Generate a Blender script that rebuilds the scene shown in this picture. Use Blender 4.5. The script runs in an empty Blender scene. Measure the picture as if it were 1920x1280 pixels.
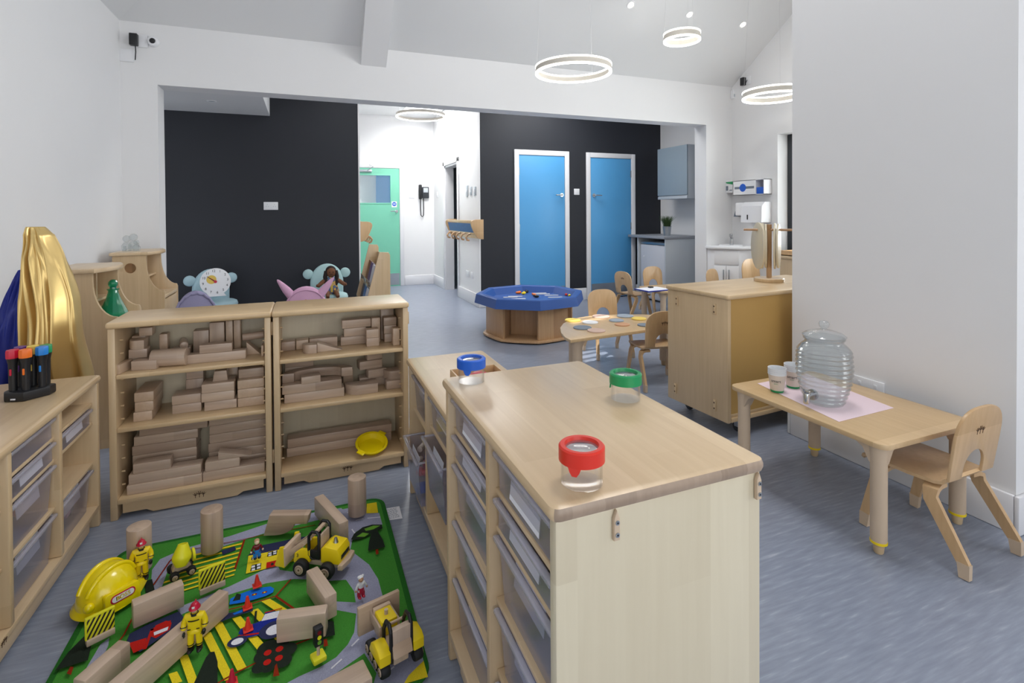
import bpy, bmesh, math, random
from mathutils import Vector, Matrix, Quaternion

S = bpy.context.scene
COL = S.collection
random.seed(7)

# ------------------------------------------------------------------ camera, world, sun, daylight, added fill lights, exposure
F_PX, YAW, PITCH, ROLL, CY = 967.45, 0.379956, 0.012645, -0.006928, 413.06
CAM = Vector((0.0, 0.0, 1.24))
def _axes():
    c, s = math.cos(YAW), math.sin(YAW)
    f = Vector((s, c, 0)); r = Vector((c, -s, 0)); u = Vector((0, 0, 1))
    cp, sp = math.cos(PITCH), math.sin(PITCH)
    f2 = f*cp - u*sp; u2 = u*cp + f*sp
    cr, sr = math.cos(ROLL), math.sin(ROLL)
    return r*cr + u2*sr, -r*sr + u2*cr, f2
RGT, UPV, FWD = _axes()
cam_d = bpy.data.cameras.new('camera'); cam = bpy.data.objects.new('camera', cam_d); COL.objects.link(cam)
cam.matrix_world = Matrix(((RGT.x, UPV.x, -FWD.x, CAM.x), (RGT.y, UPV.y, -FWD.y, CAM.y), (RGT.z, UPV.z, -FWD.z, CAM.z), (0, 0, 0, 1)))
cam_d.sensor_width = 36.0; cam_d.lens = F_PX/1920*36; cam_d.shift_y = -(640-CY)/1920
cam_d.clip_start = 0.05
S.camera = cam

S.view_settings.view_transform = 'Standard'; S.view_settings.look = 'None'
S.view_settings.gamma = 1.0; S.view_settings.use_curve_mapping = False
S.view_settings.exposure = -0.2
S.cycles.transparent_max_bounces = 64

W = bpy.data.worlds.new('sky'); S.world = W; W.use_nodes = True
bg = W.node_tree.nodes['Background']; bg.inputs[0].default_value = (0.92, 0.96, 1.0, 1); bg.inputs[1].default_value = 1.6

def sun(direction, strength, angle=0.6):
    l = bpy.data.lights.new('sun', 'SUN'); l.energy = strength; l.angle = math.radians(angle); l.color = (1.0, 0.97, 0.92)
    o = bpy.data.objects.new('sun', l); COL.objects.link(o)
    o.rotation_euler = Vector(direction).to_track_quat('-Z', 'Y').to_euler(); o.location = (-3, -2, 8)
sun((0.66, 0.33, -1.0), 6.0)

def daylight(name, loc, direction, sx, sy, power, color=(1.0, 0.995, 0.985)):
    l = bpy.data.lights.new(name, 'AREA'); l.shape = 'RECTANGLE'; l.size = sx; l.size_y = sy; l.energy = power; l.color = color
    o = bpy.data.objects.new(name, l); COL.objects.link(o); o.location = loc
    d = Vector(direction)
    o.rotation_euler = d.to_track_quat('-Z', 'Z' if abs(d.normalized().z) < 0.95 else 'Y').to_euler()
    return o
daylight('fill_light_behind', (0.6, -2.62, 1.45), (0, 1, 0), 2.8, 1.9, 32)  # added fill through an unseen, assumed window behind the camera
daylight('window_light_near_right', (3.66, -0.6, 1.45), (-1, 0, 0), 1.5, 1.6, 26)
daylight('window_light_bay', (5.22, 3.25, 1.5), (-1, 0, 0), 1.6, 1.2, 105)
daylight('overhead_fill_main', (2.3, 1.8, 4.5), (0, 0, -1), 1.6, 1.2, 84)  # added overhead fill inside the closed vault, no roof opening here
daylight('rooflight_corridor', (1.70, 7.75, 3.22), (0, 0, -1), 0.6, 1.45, 95)
daylight('overhead_fill_playroom', (3.0, 5.75, 2.94), (0, 0, -1), 0.9, 0.6, 30)  # added fill just under the closed ceiling, brightens the far room
daylight('overhead_fill_chairs', (0.5, 5.75, 2.94), (0, 0, -1), 0.5, 0.5, 5)  # small added fill over the plush chairs, the ceiling is closed

# ------------------------------------------------------------------ measuring: a pixel of the photograph to a point on a known plane
def at(px, py, x=None, y=None, z=None):
    d = FWD + RGT*((px-960)/F_PX) - UPV*((py-CY)/F_PX)
    if z is not None: t = (z-CAM.z)/d.z
    elif x is not None: t = (x-CAM.x)/d.x
    else: t = (y-CAM.y)/d.y
    return CAM + d*t

# ------------------------------------------------------------------ materials
def lin(r, g, b):
    f = lambda c: (c/255/12.92) if c/255 <= 0.04045 else ((c/255+0.055)/1.055)**2.4
    return (f(r), f(g), f(b), 1.0)
def new_mat(name):
    m = bpy.data.materials.new(name); m.use_nodes = True
    nt = m.node_tree; return m, nt, nt.nodes['Principled BSDF']
def N(nt, t, **kw):
    n = nt.nodes.new(t)
    for k, v in kw.items(): setattr(n, k, v)
    return n
def plain(name, rgb, rough=0.5, metal=0.0, noise=0.04, scale=8.0, spec=0.5, coat=0.0, bump=0.0):
    m, nt, b = new_mat(name)
    c = lin(*rgb)
    tc = N(nt, 'ShaderNodeTexCoord'); no = N(nt, 'ShaderNodeTexNoise'); no.inputs['Scale'].default_value = scale; no.inputs['Detail'].default_value = 3
    nt.links.new(tc.outputs['Object'], no.inputs['Vector'])
    mr = N(nt, 'ShaderNodeMapRange'); mr.inputs['To Min'].default_value = 1-noise; mr.inputs['To Max'].default_value = 1+noise
    nt.links.new(no.outputs['Fac'], mr.inputs['Value'])
    mx = N(nt, 'ShaderNodeVectorMath', operation='SCALE'); mx.inputs[0].default_value = c[:3]
    nt.links.new(mr.outputs[0], mx.inputs['Scale']); nt.links.new(mx.outputs[0], b.inputs['Base Color'])
    b.inputs['Roughness'].default_value = rough; b.inputs['Metallic'].default_value = metal
    b.inputs['Specular IOR Level'].default_value = spec; b.inputs['Coat Weight'].default_value = coat
    if bump:
        bp = N(nt, 'ShaderNodeBump'); bp.inputs['Strength'].default_value = bump; bp.inputs['Distance'].default_value = 0.002
        nt.links.new(no.outputs['Fac'], bp.inputs['Height']); nt.links.new(bp.outputs[0], b.inputs['Normal'])
    return m
def wood(name, c1, c2, axis='X', stave=0.075, rough=0.34, grain=0.75, coat=0.2, tone=0.42):
    """grain runs along axis; staves of glued timber lie side by side across it"""
    m, nt, b = new_mat(name)
    tc = N(nt, 'ShaderNodeTexCoord'); oi = N(nt, 'ShaderNodeObjectInfo')
    off = N(nt, 'ShaderNodeVectorMath', operation='SCALE'); off.inputs[0].default_value = (3.1, 7.7, 5.3)
    nt.links.new(oi.outputs['Random'], off.inputs['Scale'])
    add = N(nt, 'ShaderNodeVectorMath', operation='ADD'); nt.links.new(tc.outputs['Object'], add.inputs[0]); nt.links.new(off.outputs[0], add.inputs[1])
    mp = N(nt, 'ShaderNodeMapping')
    st = {'X': (2.6, 55, 55), 'Y': (55, 2.6, 55), 'Z': (55, 55, 2.6)}[axis]
    mp.inputs['Scale'].default_value = st; nt.links.new(add.outputs[0], mp.inputs['Vector'])
    no = N(nt, 'ShaderNodeTexNoise'); no.inputs['Scale'].default_value = 1.0; no.inputs['Detail'].default_value = 5; no.inputs['Distortion'].default_value = 0.6
    nt.links.new(mp.outputs[0], no.inputs['Vector'])
    sp = N(nt, 'ShaderNodeSeparateXYZ'); nt.links.new(add.outputs[0], sp.inputs[0])
    across = {'X': ('Y', 'Z'), 'Y': ('X', 'Z'), 'Z': ('X', 'Y')}[axis]
    s0 = N(nt, 'ShaderNodeMath', operation='DIVIDE'); s0.inputs[1].default_value = stave; nt.links.new(sp.outputs[across[0]], s0.inputs[0])
    fl0 = N(nt, 'ShaderNodeMath', operation='FLOOR'); nt.links.new(s0.outputs[0], fl0.inputs[0])
    # finger joints along the grain
    s1 = N(nt, 'ShaderNodeMath', operation='MULTIPLY_ADD'); s1.inputs[1].default_value = 1.7; nt.links.new(sp.outputs[axis], s1.inputs[0])
    k1 = N(nt, 'ShaderNodeMath', operation='MULTIPLY'); k1.inputs[1].default_value = 0.37; nt.links.new(fl0.outputs[0], k1.inputs[0]); nt.links.new(k1.outputs[0], s1.inputs[2])
    fl1 = N(nt, 'ShaderNodeMath', operation='FLOOR'); nt.links.new(s1.outputs[0], fl1.inputs[0])
    cb = N(nt, 'ShaderNodeCombineXYZ'); nt.links.new(fl0.outputs[0], cb.inputs[0]); nt.links.new(fl1.outputs[0], cb.inputs[1]); nt.links.new(oi.outputs['Random'], cb.inputs[2])
    wn = N(nt, 'ShaderNodeTexWhiteNoise'); nt.links.new(cb.outputs[0], wn.inputs['Vector'])
    mixv = N(nt, 'ShaderNodeMath', operation='MULTIPLY_ADD'); mixv.inputs[1].default_value = tone; nt.links.new(wn.outputs['Value'], mixv.inputs[0])
    g = N(nt, 'ShaderNodeMath', operation='MULTIPLY_ADD'); g.inputs[1].default_value = grain; g.inputs[2].default_value = 0.5-0.5*grain-0.5*tone
    nt.links.new(no.outputs['Fac'], g.inputs[0]); nt.links.new(g.outputs[0], mixv.inputs[2])
    cr = N(nt, 'ShaderNodeValToRGB'); cr.color_ramp.elements[0].position = 0.12; cr.color_ramp.elements[0].color = lin(*c2)
    cr.color_ramp.elements[1].position = 0.88; cr.color_ramp.elements[1].color = lin(*c1)
    nt.links.new(mixv.outputs[0], cr.inputs['Fac']); nt.links.new(cr.outputs['Color'], b.inputs['Base Color'])
    b.inputs['Roughness'].default_value = rough; b.inputs['Coat Weight'].default_value = coat; b.inputs['Coat Roughness'].default_value = 0.25
    return m
def clear(name, tint, glossy=0.10, body=0.12, body_col=(220, 222, 235), rough=0.12):
    m = bpy.data.materials.new(name); m.use_nodes = True; nt = m.node_tree; nt.nodes.clear()
    out = N(nt, 'ShaderNodeOutputMaterial'); tr = N(nt, 'ShaderNodeBsdfTransparent'); tr.inputs[0].default_value = lin(*tint)
    gl = N(nt, 'ShaderNodeBsdfGlossy'); gl.inputs['Roughness'].default_value = rough
    df = N(nt, 'ShaderNodeBsdfDiffuse'); df.inputs[0].default_value = lin(*body_col)
    lw0 = N(nt, 'ShaderNodeLayerWeight'); lw0.inputs['Blend'].default_value = 0.5
    lw = N(nt, 'ShaderNodeMath', operation='POWER'); lw.inputs[1].default_value = 2.6; nt.links.new(lw0.outputs['Facing'], lw.inputs[0])
    m1 = N(nt, 'ShaderNodeMixShader'); m1.inputs[0].default_value = body; nt.links.new(tr.outputs[0], m1.inputs[1]); nt.links.new(df.outputs[0], m1.inputs[2])
    ma = N(nt, 'ShaderNodeMath', operation='MULTIPLY_ADD'); ma.inputs[1].default_value = 0.75; ma.inputs[2].default_value = glossy
    nt.links.new(lw.outputs[0], ma.inputs[0])
    m2 = N(nt, 'ShaderNodeMixShader'); nt.links.new(ma.outputs[0], m2.inputs[0]); nt.links.new(m1.outputs[0], m2.inputs[1]); nt.links.new(gl.outputs[0], m2.inputs[2])
    nt.links.new(m2.outputs[0], out.inputs['Surface'])
    return m
def glow(name, rgb, strength):
    m, nt, b = new_mat(name)
    b.inputs['Base Color'].default_value = lin(*rgb); b.inputs['Emission Color'].default_value = lin(*rgb); b.inputs['Emission Strength'].default_value = strength
    return m

M = {}
M['wall'] = plain('white_wall_paint', (234, 234, 235), 0.75, noise=0.012, scale=3)
M['ceiling'] = plain('white_ceiling_paint', (228, 229, 230), 0.85, noise=0.01, scale=3)
M['trim'] = plain('white_gloss_trim', (232, 232, 235), 0.35, noise=0.01)
M['black'] = plain('black_chalkboard_paint', (33, 36, 44), 0.6, noise=0.10, scale=2.5)
M['maple_x'] = wood('maple_grain_across', (220, 193, 153), (199, 169, 128), 'X')
M['maple_y'] = wood('maple_grain_deep', (225, 200, 164), (204, 176, 138), 'Y', rough=0.34, coat=0.2)
M['end_grain'] = wood('maple_end_grain', (176, 154, 134), (142, 122, 104), 'Z', stave=0.06)
M['maple_z'] = wood('maple_grain_upright', (218, 192, 154), (196, 167, 128), 'Z')
M['maple_end'] = wood('maple_pale_panel', (222, 212, 187), (206, 194, 168), 'Z', stave=0.09, tone=0.5, grain=0.5)
M['ply'] = wood('birch_ply_seat', (216, 182, 140), (192, 156, 112), 'Z', stave=0.5)
M['ply_x'] = wood('birch_ply_top', (220, 190, 148), (200, 168, 124), 'Y', stave=0.9)
M['beech_x'] = wood('beech_block_long', (214, 191, 169), (166, 142, 124), 'X', stave=0.6)
M['beech_z'] = wood('beech_block_upright', (214, 191, 169), (166, 142, 124), 'Z', stave=0.6)
M['oak'] = wood('oak_veneer', (205, 168, 128), (170, 130, 92), 'Z', stave=0.4)
M['leg'] = plain('buff_table_leg', (205, 183, 158), 0.55)
M['gold_board'] = plain('ochre_backing_board', (200, 160, 92), 0.55, noise=0.03)
M['mark'] = plain('burnt_brown_mark', (92, 66, 44), 0.7)
M['tray'] = clear('clear_plastic_tray', (246, 246, 252), glossy=0.02, body=0.12, body_col=(214, 214, 232), rough=0.2)
M['tray_rim'] = clear('frosted_plastic_rim', (246, 246, 252), glossy=0.04, body=0.34, body_col=(224, 224, 238), rough=0.2)
M['clear'] = clear('clear_acrylic', (254, 254, 254), glossy=0.015, body=0.008, rough=0.03)
M['glass'] = clear('clear_glass', (246, 249, 249), glossy=0.05, body=0.07, rough=0.05)
M['lens'] = clear('magnifier_lens', (225, 230, 232), glossy=0.22, body=0.18, rough=0.08)
M['paper'] = plain('white_card', (236, 236, 242), 0.8, noise=0.01)
M['chrome'] = plain('chrome_metal', (205, 207, 210), 0.18, 1.0, noise=0.02)
M['steel'] = plain('brushed_steel', (176, 182, 188), 0.38, 1.0, noise=0.05)
M['blackp'] = plain('black_plastic', (24, 25, 29), 0.4)
M['darkgrey'] = plain('dark_grey_frame', (48, 52, 58), 0.5)
M['whitep'] = plain('white_plastic', (236, 237, 240), 0.35, noise=0.01)
M['greyp'] = plain('pale_grey_laminate', (188, 195, 202), 0.6, noise=0.015)
M['fridge'] = plain('silver_fridge_door', (206, 208, 215), 0.6, noise=0.01)
M['blue_door'] = plain('blue_door_paint', (86, 164, 220), 0.42, noise=0.02, scale=2)
M['green_door'] = plain('mint_green_door_paint', (122, 200, 172), 0.45, noise=0.02, scale=2)
M['red'] = plain('red_plastic', (222, 52, 36), 0.35)
M['crimson'] = plain('crimson_plastic', (196, 22, 58), 0.35)
M['orange'] = plain('orange_plastic', (240, 116, 28), 0.35)
M['blue'] = plain('blue_plastic', (24, 92, 200), 0.35)
M['skyblue'] = plain('bright_blue_plastic', (26, 128, 214), 0.35)
M['green'] = plain('green_plastic', (28, 148, 88), 0.35)
M['purple'] = plain('purple_plastic', (92, 44, 124), 0.35)
M['yellow'] = plain('glossy_yellow_plastic', (248, 222, 8), 0.22, noise=0.02, coat=0.4)
M['yellow2'] = plain('yellow_painted_wood', (244, 214, 20), 0.4, noise=0.03)
M['lime'] = plain('lime_yellow_paint', (232, 226, 34), 0.4, noise=0.03)
M['traytable'] = plain('royal_blue_tray', (48, 88, 160), 0.4, noise=0.03)
M['rubber'] = plain('black_rubber', (26, 26, 28), 0.7)
M['skin'] = plain('pale_toy_skin', (232, 206, 180), 0.5)
M['brown_skin'] = plain('brown_doll_fabric', (120, 78, 52), 0.8)
M['hair'] = plain('dark_brown_hair', (38, 26, 22), 0.8)
M['bearblue'] = plain('pale_blue_fabric', (176, 206, 216), 0.85, noise=0.03, scale=60)
M['bearmint'] = plain('pale_aqua_fabric', (180, 212, 214), 0.85, noise=0.03, scale=60)
M['pink'] = plain('pale_pink_fabric', (212, 166, 196), 0.85, noise=0.03, scale=60)
M['lilac'] = plain('dusty_lilac_fabric', (150, 146, 178), 0.85, noise=0.03, scale=60)
M['pinkpaper'] = plain('pale_pink_paper', (236, 214, 222), 0.85, noise=0.01)
M['greenglass'] = clear('green_glass', (110, 225, 190), glossy=0.06, body=0.36, body_col=(24, 168, 132), rough=0.08)
M['pot'] = plain('zinc_pot', (178, 184, 190), 0.35, 0.9)
M['leaf'] = plain('dark_green_grass_leaf', (62, 88, 48), 0.7, noise=0.2)
M['led'] = glow('white_led_strip', (255, 252, 246), 9.0)
M['ledoff'] = plain('pale_ring_body', (206, 206, 208), 0.5)
M['ringbeige'] = plain('brushed_pale_gold_ring', (206, 200, 190), 0.45)
M['spot'] = glow('spotlight_lamp', (255, 236, 205), 30.0)
M['navy'] = plain('navy_blue_satin', (30, 46, 146), 0.5, noise=0.1)
M['maroon'] = plain('dark_red_plastic', (110, 14, 28), 0.35)
M['yarn'] = plain('grey_blue_felt', (150, 160, 172), 0.9)
M['felt_white'] = plain('white_felt', (226, 226, 228), 0.9)
M['felt_pink'] = plain('dusty_pink_felt', (200, 172, 158), 0.9)
M['felt_yellow'] = plain('yellow_felt', (226, 196, 96), 0.9)
M['felt_tan'] = plain('tan_felt', (196, 150, 116), 0.9)
M['felt_slate'] = plain('slate_felt', (120, 130, 142), 0.9)
M['bookblue'] = plain('blue_book_cover', (60, 104, 160), 0.5, noise=0.35, scale=40)
M['bookdark'] = plain('dark_book_cover', (42, 44, 70), 0.5, noise=0.5, scale=40)
M['bookwhite'] = plain('pale_book_cover', (214, 214, 220), 0.5, noise=0.2, scale=40)
M['bookbrown'] = plain('brown_book_cover', (140, 96, 60), 0.5, noise=0.4, scale=40)
M['bookmauve'] = plain('mauve_book_cover', (110, 90, 130), 0.5, noise=0.4, scale=40)
M['dim'] = plain('grey_doorway_shade', (120, 128, 134), 0.8)  # grey stands in for the shade in the room past the doorway
M['kraft'] = plain('pale_kraft_cup', (222, 208, 196), 0.7, noise=0.01)

# gold satin
def gold_mat():
    m, nt, b = new_mat('gold_satin')
    b.inputs['Base Color'].default_value = lin(224, 194, 128); b.inputs['Metallic'].default_value = 0.68; b.inputs['Roughness'].default_value = 0.33
    return m
M['gold'] = gold_mat()
# floor: grey-blue vinyl with pale streaks
def floor_mat():
    m, nt, b = new_mat('grey_blue_marbled_vinyl')
    tc = N(nt, 'ShaderNodeTexCoord'); mp = N(nt, 'ShaderNodeMapping'); mp.inputs['Scale'].default_value = (7.0, 60.0, 1); mp.inputs['Rotation'].default_value = (0, 0, math.radians(-14))
    nt.links.new(tc.outputs['Object'], mp.inputs['Vector'])
    n1 = N(nt, 'ShaderNodeTexNoise'); n1.inputs['Scale'].default_value = 1.3; n1.inputs['Detail'].default_value = 8; n1.inputs['Roughness'].default_value = 0.5; n1.inputs['Distortion'].default_value = 0.15
    nt.links.new(mp.outputs[0], n1.inputs['Vector'])
    n2 = N(nt, 'ShaderNodeTexNoise'); n2.inputs['Scale'].default_value = 2.2; n2.inputs['Detail'].default_value = 4
    nt.links.new(tc.outputs['Object'], n2.inputs['Vector'])
    cr = N(nt, 'ShaderNodeValToRGB'); e = cr.color_ramp.elements
    e[0].position = 0.24; e[0].color = lin(127, 135, 152); e[1].position = 0.82; e[1].color = lin(178, 184, 195)
    x = e.new(0.5); x.color = lin(139, 147, 164); x = e.new(0.62); x.color = lin(146, 154, 171)
    nt.links.new(n1.outputs['Fac'], cr.inputs['Fac'])
    mr = N(nt, 'ShaderNodeMapRange'); mr.inputs['To Min'].default_value = 0.92; mr.inputs['To Max'].default_value = 1.07; nt.links.new(n2.outputs['Fac'], mr.inputs['Value'])
    sc = N(nt, 'ShaderNodeVectorMath', operation='SCALE'); nt.links.new(cr.outputs['Color'], sc.inputs[0]); nt.links.new(mr.outputs[0], sc.inputs['Scale'])
    nt.links.new(sc.outputs[0], b.inputs['Base Color']); b.inputs['Roughness'].default_value = 0.29; b.inputs['Specular IOR Level'].default_value = 0.5
    return m
M['floor'] = floor_mat()
def rug(name, rgb):
    m = plain(name, rgb, 0.95, noise=0.32, scale=420, spec=0.1, bump=0.4); return m
for k, v in dict(r_green=(70, 142, 54), r_edge=(44, 110, 42), r_grey=(160, 162, 186), r_yellow=(236, 212, 44), r_dark=(38, 46, 38), r_red=(190, 36, 28),
                 r_rust=(140, 44, 20), r_blue=(28, 112, 220), r_navy=(50, 54, 86), r_white=(226, 226, 234), r_tblue=(34, 48, 140), r_lgreen=(108, 164, 56)).items():
    M[k] = rug('rug_pile_' + k[2:], v)
def stripe_mat():
    m, nt, b = new_mat('black_and_yellow_hazard_stripe')
    tc = N(nt, 'ShaderNodeTexCoord'); sp = N(nt, 'ShaderNodeSeparateXYZ'); nt.links.new(tc.outputs['Object'], sp.inputs[0])
    a = N(nt, 'ShaderNodeMath', operation='MULTIPLY_ADD'); a.inputs[1].default_value = -0.55; nt.links.new(sp.outputs['Z'], a.inputs[0]); nt.links.new(sp.outputs['X'], a.inputs[2])
    d = N(nt, 'ShaderNodeMath', operation='DIVIDE'); d.inputs[1].default_value = 0.0125; nt.links.new(a.outputs[0], d.inputs[0])
    f = N(nt, 'ShaderNodeMath', operation='FRACT'); nt.links.new(d.outputs[0], f.inputs[0])
    g = N(nt, 'ShaderNodeMath', operation='GREATER_THAN'); g.inputs[1].default_value = 0.54; nt.links.new(f.outputs[0], g.inputs[0])
    mx = N(nt, 'ShaderNodeMix', data_type='RGBA'); mx.inputs[6].default_value = lin(232, 224, 40); mx.inputs[7].default_value = lin(28, 26, 26)
    nt.links.new(g.outputs[0], mx.inputs[0]); nt.links.new(mx.outputs[2], b.inputs['Base Color']); b.inputs['Roughness'].default_value = 0.45
    return m
M['hazard'] = stripe_mat()
def fabric_mat():
    m, nt, b = new_mat('blue_and_gold_patchwork_fabric')
    tc = N(nt, 'ShaderNodeTexCoord'); v = N(nt, 'ShaderNodeTexVoronoi'); v.inputs['Scale'].default_value = 45; nt.links.new(tc.outputs['Object'], v.inputs['Vector'])
    cr = N(nt, 'ShaderNodeValToRGB'); e = cr.color_ramp.elements; cr.color_ramp.interpolation = 'CONSTANT'
    e[0].color = lin(96, 120, 160); e[1].position = 0.7; e[1].color = lin(206, 168, 96); x = e.new(0.35); x.color = lin(60, 78, 120)
    nt.links.new(v.outputs['Color'], cr.inputs['Fac']); nt.links.new(cr.outputs['Color'], b.inputs['Base Color']); b.inputs['Roughness'].default_value = 0.9
    return m
M['patch'] = fabric_mat()

# ------------------------------------------------------------------ mesh helpers
def euler(rx=0, ry=0, rz=0): return (Matrix.Rotation(math.radians(rz), 4, 'Z') @ Matrix.Rotation(math.radians(ry), 4, 'Y') @ Matrix.Rotation(math.radians(rx), 4, 'X'))
class MB:
    def __init__(s): s.bm = bmesh.new()
    def _fin(s, verts, T, mat):
        if T is not None: bmesh.ops.transform(s.bm, matrix=T, verts=verts)
        fs = set(f for v in verts for f in v.link_faces)
        for f in fs: f.material_index = mat
    def box(s, a, b, bev=0.0, seg=2, mat=0, T=None):
        r = bmesh.ops.create_cube(s.bm, size=1.0); vs = r['verts']
        c = [(a[i]+b[i])/2 for i in range(3)]; d = [abs(b[i]-a[i]) for i in range(3)]
        for v in vs: v.co = Vector((c[0]+v.co.x*d[0], c[1]+v.co.y*d[1], c[2]+v.co.z*d[2]))
        if bev > 0:
            es = list(set(e for v in vs for e in v.link_edges))
            r = bmesh.ops.bevel(s.bm, geom=es, offset=min(bev, min(d)*0.49), segments=seg, affect='EDGES', profile=0.5)
            vs = list(set(v for f in r['faces'] for v in f.verts) | set(v for v in vs if v.is_valid))
        s._fin(vs, T, mat); return s
    def cyl(s, p0, p1, r0, r1=None, n=24, mat=0, T=None, bev=0.0):
        r1 = r0 if r1 is None else r1; p0 = Vector(p0); p1 = Vector(p1); d = p1-p0; L = d.length
        q = d.to_track_quat('Z', 'Y').to_matrix().to_4x4()
        if bev > 0: prof = [(0, 0), (r0-bev, 0), (r0-bev*.3, bev*.3), (r0, bev), (r1, L-bev), (r1-bev*.3, L-bev*.3), (r1-bev, L), (0, L)]
        else: prof = [(0, 0), (r0, 0), (r1, L), (0, L)]
        TT = Matrix.Translation(p0) @ q
        if T is not None: TT = T @ TT
        return s.lathe(prof, n, mat, TT)
    def lathe(s, prof, n=32, mat=0, T=None, sy=1.0):
        rings = []; vs = []
        for r, z in prof:
            if r < 1e-6: v = s.bm.verts.new((0, 0, z)); rings.append([v]); vs.append(v)
            else:
                ring = [s.bm.verts.new((r*math.cos(2*math.pi*i/n), sy*r*math.sin(2*math.pi*i/n), z)) for i in range(n)]; rings.append(ring); vs += ring
        for a, b in zip(rings[:-1], rings[1:]):
            for i in range(n):
                j = (i+1) % n
                if len(a) == 1 and len(b) == 1: continue
                if len(a) == 1: s.bm.faces.new((a[0], b[j], b[i]))
                elif len(b) == 1: s.bm.faces.new((a[i], a[j], b[0]))
                else: s.bm.faces.new((a[i], a[j], b[j], b[i]))
        s._fin(vs, T, mat); return s
    def prism(s, pts, h0, h1, plane='z', mat=0, T=None, bev=0.0):
        f3 = {'z': lambda p, h: (p[0], p[1], h), 'y': lambda p, h: (p[0], h, p[1]), 'x': lambda p, h: (h, p[0], p[1])}[plane]
        lo = [s.bm.verts.new(f3(p, h0)) for p in pts]; hi = [s.bm.verts.new(f3(p, h1)) for p in pts]
        f1 = s.bm.faces.new(lo); f2 = s.bm.faces.new(hi[::-1]); n = len(pts); fs = [f1, f2]
        for i in range(n): fs.append(s.bm.faces.new((lo[i], hi[i], hi[(i+1) % n], lo[(i+1) % n])))
        vs = lo+hi
        bmesh.ops.recalc_face_normals(s.bm, faces=fs)
        if bev > 0:
            es = list(set(f1.edges) | set(f2.edges))
            r = bmesh.ops.bevel(s.bm, geom=es, offset=bev, segments=2, affect='EDGES', profile=0.5)
            vs = list(set(v for v in vs if v.is_valid) | set(v for f in r['faces'] for v in f.verts))
        s._fin(vs, T, mat); return s
    def flat(s, pts3, mat=0):
        vs = [s.bm.verts.new(p) for p in pts3]; f = s.bm.faces.new(vs); f.material_index = mat
        f.normal_update()
        if f.normal.z < 0: f.normal_flip()
        return s
    def tube(s, pts, r, n=10, mat=0, T=None, closed=False):
        pts = [Vector(p) for p in pts]; m = len(pts); rs = r if isinstance(r, (list, tuple)) else [r]*m
        rings = []; vs = []; up = None
        for i, p in enumerate(pts):
            if closed: d = pts[(i+1) % m]-pts[i-1]
            else: d = pts[min(i+1, m-1)]-pts[max(i-1, 0)]
            d.normalize()
            if up is None: up = d.orthogonal().normalized()
            up = (up - d*up.dot(d)).normalized(); w = d.cross(up)
            ring = [s.bm.verts.new(p + (up*math.cos(2*math.pi*k/n) + w*math.sin(2*math.pi*k/n))*rs[i]) for k in range(n)]
            rings.append(ring); vs += ring
        R = rings + ([rings[0]] if closed else [])
        for a, b in zip(R[:-1], R[1:]):
            for k in range(n): s.bm.faces.new((a[k], a[(k+1) % n], b[(k+1) % n], b[k]))
        if not closed: s.bm.faces.new(rings[0][::-1]); s.bm.faces.new(rings[-1])
        s._fin(vs, T, mat); return s
    def strip(s, pts, side, w, t, mat=0, T=None):
        """a bent ply strip: path pts, width w (or list) along side, thickness t"""
        pts = [Vector(p) for p in pts]; sd = Vector(side).normalized(); m = len(pts); ws = w if isinstance(w, (list, tuple)) else [w]*m
        rings = []; vs = []
        for i, p in enumerate(pts):
            d = (pts[min(i+1, m-1)]-pts[max(i-1, 0)]).normalized(); nn = d.cross(sd).normalized(); s2 = nn.cross(d).normalized()
            ring = [s.bm.verts.new(p + s2*a*ws[i]/2 + nn*b*t/2) for a, b in ((-1, -1), (1, -1), (1, 1), (-1, 1))]
            rings.append(ring); vs += ring
        for a, b in zip(rings[:-1], rings[1:]):
            for k in range(4): s.bm.faces.new((a[k], a[(k+1) % 4], b[(k+1) % 4], b[k]))
        s.bm.faces.new(rings[0][::-1]); s.bm.faces.new(rings[-1])
        s._fin(vs, T, mat); return s
    def ball(s, c, r, n=20, mat=0, T=None):
        r = (r, r, r) if not isinstance(r, (tuple, list)) else r
        vs = bmesh.ops.create_uvsphere(s.bm, u_segments=n, v_segments=max(8, n//2), radius=1.0)['verts']
        for v in vs: v.co = Vector((c[0]+v.co.x*r[0], c[1]+v.co.y*r[1], c[2]+v.co.z*r[2]))
        s._fin(vs, T, mat); return s
    def build(s, name, mats, parent=None, ang=35, loc=None):
        bmesh.ops.recalc_face_normals(s.bm, faces=s.bm.faces[:])
        me = bpy.data.meshes.new(name); s.bm.to_mesh(me); s.bm.free()
        for m in (mats if isinstance(mats, (list, tuple)) else [mats]): me.materials.append(M[m] if isinstance(m, str) else m)
        me.polygons.foreach_set('use_smooth', [True]*len(me.polygons)); me.set_sharp_from_angle(angle=math.radians(ang))
        o = bpy.data.objects.new(name, me); COL.objects.link(o)
        if parent is not None: o.parent = parent
        if loc is not None: o.location = loc
        return o
def thing(name, label, cat, loc=(0, 0, 0), rz=0, group=None):
    o = bpy.data.objects.new(name, None); COL.objects.link(o); o.empty_display_size = 0.1
    o.location = loc; o.rotation_euler = (0, 0, math.radians(rz)); return tag(o, label, cat, group)
def tag(o, label, cat, group=None):
    o['label'] = label; o['category'] = cat
    if group: o['group'] = group
    return o
def struct(o): o['kind'] = 'structure'; return o
def kids(o): return [c for c in bpy.data.objects if c.parent == o]
def dup(root, loc, rz, label, group=None, scale=None):
    r = root.copy(); COL.objects.link(r); r.location = loc; r.rotation_euler = (0, 0, math.radians(rz)); r['label'] = label
    if group: r['group'] = group
    if scale: r.scale = scale
    for ch in kids(root):
        c = ch.copy(); COL.objects.link(c); c.parent = r
        for g in kids(ch):
            d = g.copy(); COL.objects.link(d); d.parent = c
    return r
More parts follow.
